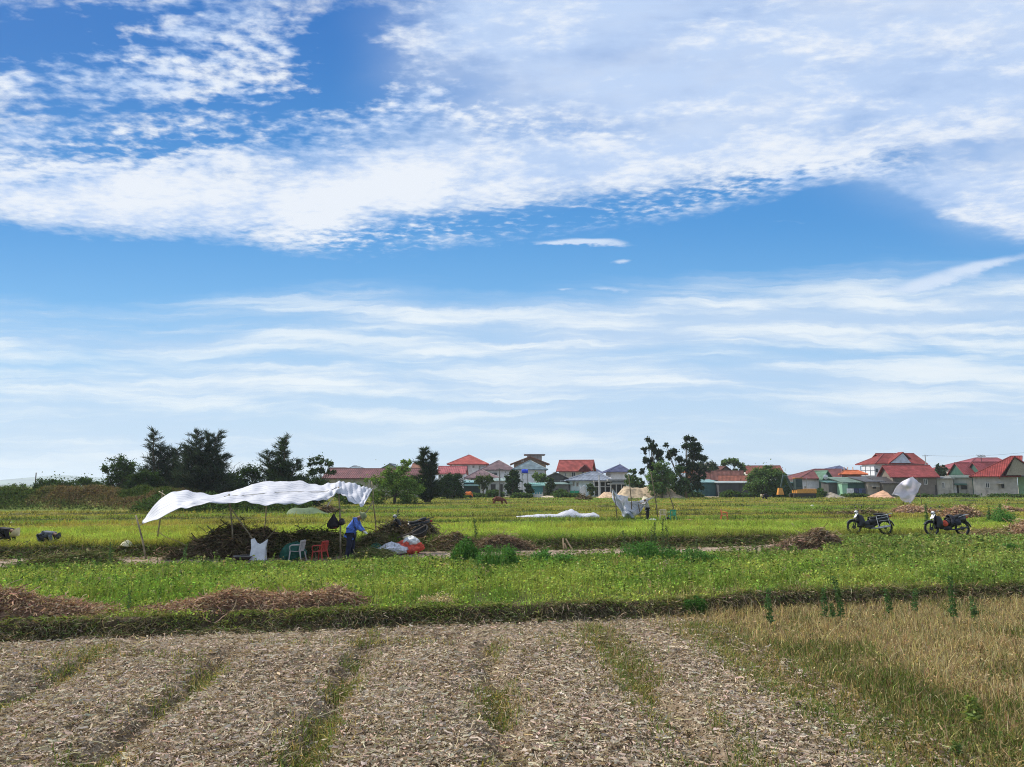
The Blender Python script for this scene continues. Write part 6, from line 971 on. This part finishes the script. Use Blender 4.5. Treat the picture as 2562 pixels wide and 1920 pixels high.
# ------------------------------------------------------------ motorbikes (facing -x, 1.9 m long)
BLK = mat('bike_black', (.012, .012, .014), .3, spec=.5, var=.1); RUB = mat('tyre_rubber', (.02, .02, .02), .85); CHR = mat('bright_metal', (.55, .55, .56), .3, metal=.9); DKM = mat('engine_metal', (.06, .06, .065), .5, metal=.6)
def bike(label, g, rz, kind, tilt=R(-7)):
    t = empty('motorbike', g, label, 'motorbike', 'motorbikes parked in the fields', rz); t.rotation_euler[0] = tilt
    for x in (-.62, .62):
        w_ = MB().lathe([(.235, -.035), (.262, -.042), (.288, -.025), (.295, 0), (.288, .025), (.262, .042), (.235, .035), (.235, -.035)], (x, 0, .295), 30, 'Y').build('wheel', RUB, t, smooth=True)
        MB().lathe([(.215, -.022), (.24, -.022), (.24, .022), (.215, .022), (.215, -.022)], (x, 0, .295), 30, 'Y').build('rim', DKM, w_)
        b = MB(); [b.tube([(x, .02*(-1)**i, .295), (x+.22*math.cos(i*.393), 0, .295+.22*math.sin(i*.393))], .006, 4) for i in range(16)]; b.lathe([(0, -.05), (.06, -.05), (.075, 0), (.06, .05), (0, .05)], (x, 0, .295), 14, 'Y'); b.build('hub', DKM, w_)
    for x, a0, a1, nm in ((-.62, 25, 150, 'front_fender'), (.62, 35, 125, 'rear_fender')):
        MB().sheet([[(x+.325*math.cos(R(a)), y, .295+.325*math.sin(R(a))-.02*abs(y)/.06) for y in (-.065, -.04, 0, .04, .065)] for a in np.linspace(a0, a1, 12)]).build(nm, BLK, t, smooth=True, solid=.008)
    f = MB()
    for y in (-.085, .085): f.tube([(-.62, y, .295), (-.53, y, .60), (-.42, y*.7, .88)], [.02, .024, .022], 7)
    f.build('fork', BLK, t, smooth=True)
    b = MB()
    for s_ in (-1, 1): b.sheet([[(-.47+.24*u_*(1-.3*w_)+.06*math.sin(w_*2.4)-.05*w_, s_*(.06+.15*math.sin(min(1, u_*1.3)*1.57)*(.5+.4*math.sin(w_*3.1))), .30+.50*w_-.04*u_) for u_ in np.linspace(0, 1, 7)] for w_ in np.linspace(0, 1, 10)])
    b.build('leg_shield', BLK, t, smooth=True, solid=.012)
    MB().tube([(-.42, 0, .80), (-.30, 0, .58), (-.14, 0, .42), (.1, 0, .40), (.3, 0, .48)], [.06, .065, .07, .08, .08], 8).build('frame_tube', BLK, t, smooth=True)
    b = MB(); b.ell((.02, 0, .33), (.20, .11, .12), 8); b.box((-.14, 0, .33), (.2, .14, .13)); b.build('engine', DKM, t, smooth=False)
    MB().ell((.06, 0, .44), (.34, .115, .15), 8, Matrix.Rotation(R(-8), 3, 'Y')).build('belly_cowl', BLK, t, smooth=True)
    MB().sheet([[(-.02+.80*u_, y*(1.05-.45*u_), .50+.16*u_+h_+.03*math.sin(u_*3)) for y, h_ in ((-.13, -.12), (-.14, .02), (-.11, .11), (0, .13), (.11, .11), (.14, .02), (.13, -.12))] for u_ in np.linspace(0, 1, 9)]).build('body_cowl', BLK, t, smooth=True, solid=.01)
    MB().sheet([[(.0+.66*u_, y*(1.-.25*u_)*(.7+.3*math.sin(min(1, u_*4)*1.57)), .665+.11*u_-.035*math.sin(u_*5.5)+h_) for y, h_ in ((-.14, -.05), (-.13, .02), (0, .045), (.13, .02), (.14, -.05))] for u_ in np.linspace(0, 1, 12)]).build('saddle', mat('saddle_vinyl', (.015, .015, .016), .55), t, smooth=True, solid=.02)
    hw = (.75, .75, .74) if kind != 'pile' else (.5, .5, .48)
    h_ = MB().ell((-.46, 0, .90), (.075, .075, .055), 8, Matrix.Rotation(R(35), 3, 'Y')).build('headlamp_cowl', mat('cowl_white', hw, .35), t, smooth=True); MB().ell((-.52, 0, .88), (.035, .055, .045), 8).build('lens', mat('lens', (.10, .11, .12), .1, spec=.6), h_, smooth=True)
    MB().sheet([[(-.55+.10*w_, y, .68+.16*w_) for y in np.linspace(-.11, .11, 5)] for w_ in np.linspace(0, 1, 4)]).build('front_badge_panel', mat('cowl_white', hw, .35), t, solid=.01)
    MB().tube([(-.33, -.33, .93), (-.39, -.2, .97), (-.43, 0, .93), (-.39, .2, .97), (-.33, .33, .93)], [.018, .013, .015, .013, .018], 7).build('handlebar', BLK, t, smooth=True)
    for y in (-.22, .22): m_ = MB().tube([(-.38, y, .97), (-.35, y*1.25, 1.09)], .007, 5).build('mirror', BLK, t); MB().ell((-.345, y*1.3, 1.12), (.02, .06, .035), 6).build('mirror_glass', BLK, m_, smooth=True)
    MB().tube([(.0, -.13, .24), (.3, -.16, .25), (.75, -.17, .33)], [.02, .035, .04], 9).build('exhaust', CHR if kind == 'cage' else DKM, t, smooth=True)
    b = MB(); [b.tube([(.45, y, .72), (.78, y*.8, .82), (.92, y*.5, .84)], .011, 5) for y in (-.13, .13)]; b.tube([(.92, -.065, .84), (.92, .065, .84)], .011, 5); b.build('rear_rack', BLK if kind == 'pile' else CHR, t)
    MB().box((.84, 0, .72), (.08, .12, .07)).build('tail_lamp', mat('tail_red', (.35, .02, .02), .3), t, bevel=.01); MB().tube([(.72, 0, .62), (.90, 0, .50), (.98, 0, .36)], [.05, .035, .03], 6).build('plate_guard', BLK, t)
    MB().tube([(.0, .06, .2), (.06, .3, .0)], .013, 5).build('kick_stand', DKM, t)
    if kind == 'cage':
        b = MB(); q = [(.22, -.20, .72), (.26, -.24, .30), (.72, -.24, .36), (.66, -.20, .78)]; [b.tube([q[i], q[(i+1) % 4]], .012, 5) for i in range(4)]; b.tube([(.30, -.22, .52), (.68, -.23, .57)], .01, 5); b.tube([(.24, -.21, .62), (.66, -.21, .70)], .01, 5); b.build('side_carrier', mat('carrier_steel', (.5, .5, .5), .5), t)
        MB().ell((.42, -.06, .80), (.26, .14, .05), 8).build('tied_sack', mat('dark_cloth', (.03, .03, .035), .8, bump=.6), t, smooth=True)
    if kind == 'drape':
        b = MB(); b.sheet([[(.10+.38*u_+.03*math.sin(w_*7), (-1+2*w_)*.20, .80-.38*abs(2*w_-1)**2.2+.03*math.sin(u_*7)) for u_ in np.linspace(0, 1, 9)] for w_ in np.linspace(0, 1, 15)]); b.build('draped_jacket', mat('jacket_dark', (.035, .035, .045), .85, var=.5, vscale=14, bump=.6), t, smooth=True, solid=.02)
    return t
bike('black motorbike with a white headlamp and metal side carrier', G(2178, 1338), R(-2), 'cage'); bt = bike('black motorbike with a dark jacket over its saddle', G(2372, 1342), R(3), 'drape')
bundle('orange red raincoat tucked behind the front shield of the right motorbike', 2363, 1330, 15, 15, (.70, .10, .05), 'raincoat', 'clothing', Y=bt.location.y-.05, seed=41).location = P(2364, 1317, bt.location.y-.1)
bike('dark motorbike half buried in brown plant heaps beside the sacks', G(1020, 1366)+Vector((0, 0, -.05)), R(12), 'pile')
t = empty('carrying_basket', P(1052, 1330, 25.6), 'black round hoop basket tilted on the heap behind the red sack', 'basket'); M = Matrix.Rotation(R(28), 3, 'X') @ Matrix.Rotation(R(-18), 3, 'Y'); b = MB().lathe([(.27, .03), (.30, .05), (.30, .07), (.27, .08), (.26, .05), (.27, .03)], (0, 0, 0), 28); b.v = [tuple(M @ Vector(v)) for v in b.v]; b.build('hoop', RUB, t, smooth=True)
b = MB().lathe([(0, -.14), (.17, -.13), (.25, .0), (.27, .05)], (0, 0, 0), 28); b.v = [tuple(M @ Vector(v)) for v in b.v]; b.build('bowl', mat('basket_dark', (.03, .028, .025), .8), t, smooth=True, solid=.01)
o = MB().tube([(0, 0, 0), (.5, .1, .16), (.95, .1, .42)], [.03, .028, .02], 6).build('carrying_pole', mat('pole_dark', (.06, .045, .035), .7)); o.location = P(993, 1346, 24.6); tag(o, 'thick dark carrying pole lying slanted on the heap under the hoop basket', 'pole')
for px, py, l in ((28, 1311, 'white plastic scrap on the far left field'), (2032, 1268, 'small pale marker in the distant field')):
    bundle(l, px, py, 7, 5, (.7, .68, .5), 'plastic_scrap', 'litter', seed=px)
# ------------------------------------------------------------ air
b = MB().box((0, 4800, 39.5), (60000, 10400, 83)); o = b.build('haze', newmat('haze_air')[0]); hm = o.data.materials[0]; ht = hm.node_tree; ho = [n for n in ht.nodes if n.type == 'OUTPUT_MATERIAL'][0]
pv_ = ht.nodes.new('ShaderNodeVolumePrincipled'); pv_.inputs['Density'].default_value = .00022; pv_.inputs['Color'].default_value = (.82, .90, 1., 1); pv_.inputs['Anisotropy'].default_value = .2; ht.links.new(pv_.outputs[0], ho.inputs['Volume']); tag(o, kind='stuff')
SC.cycles.volume_bounces = 1; SC.cycles.max_bounces = 6; SC.cycles.transparent_max_bounces = 6; SC.cycles.use_denoising = True; SC.cycles.denoising_prefilter = 'NONE'; SC.cycles.filter_width = 1.05
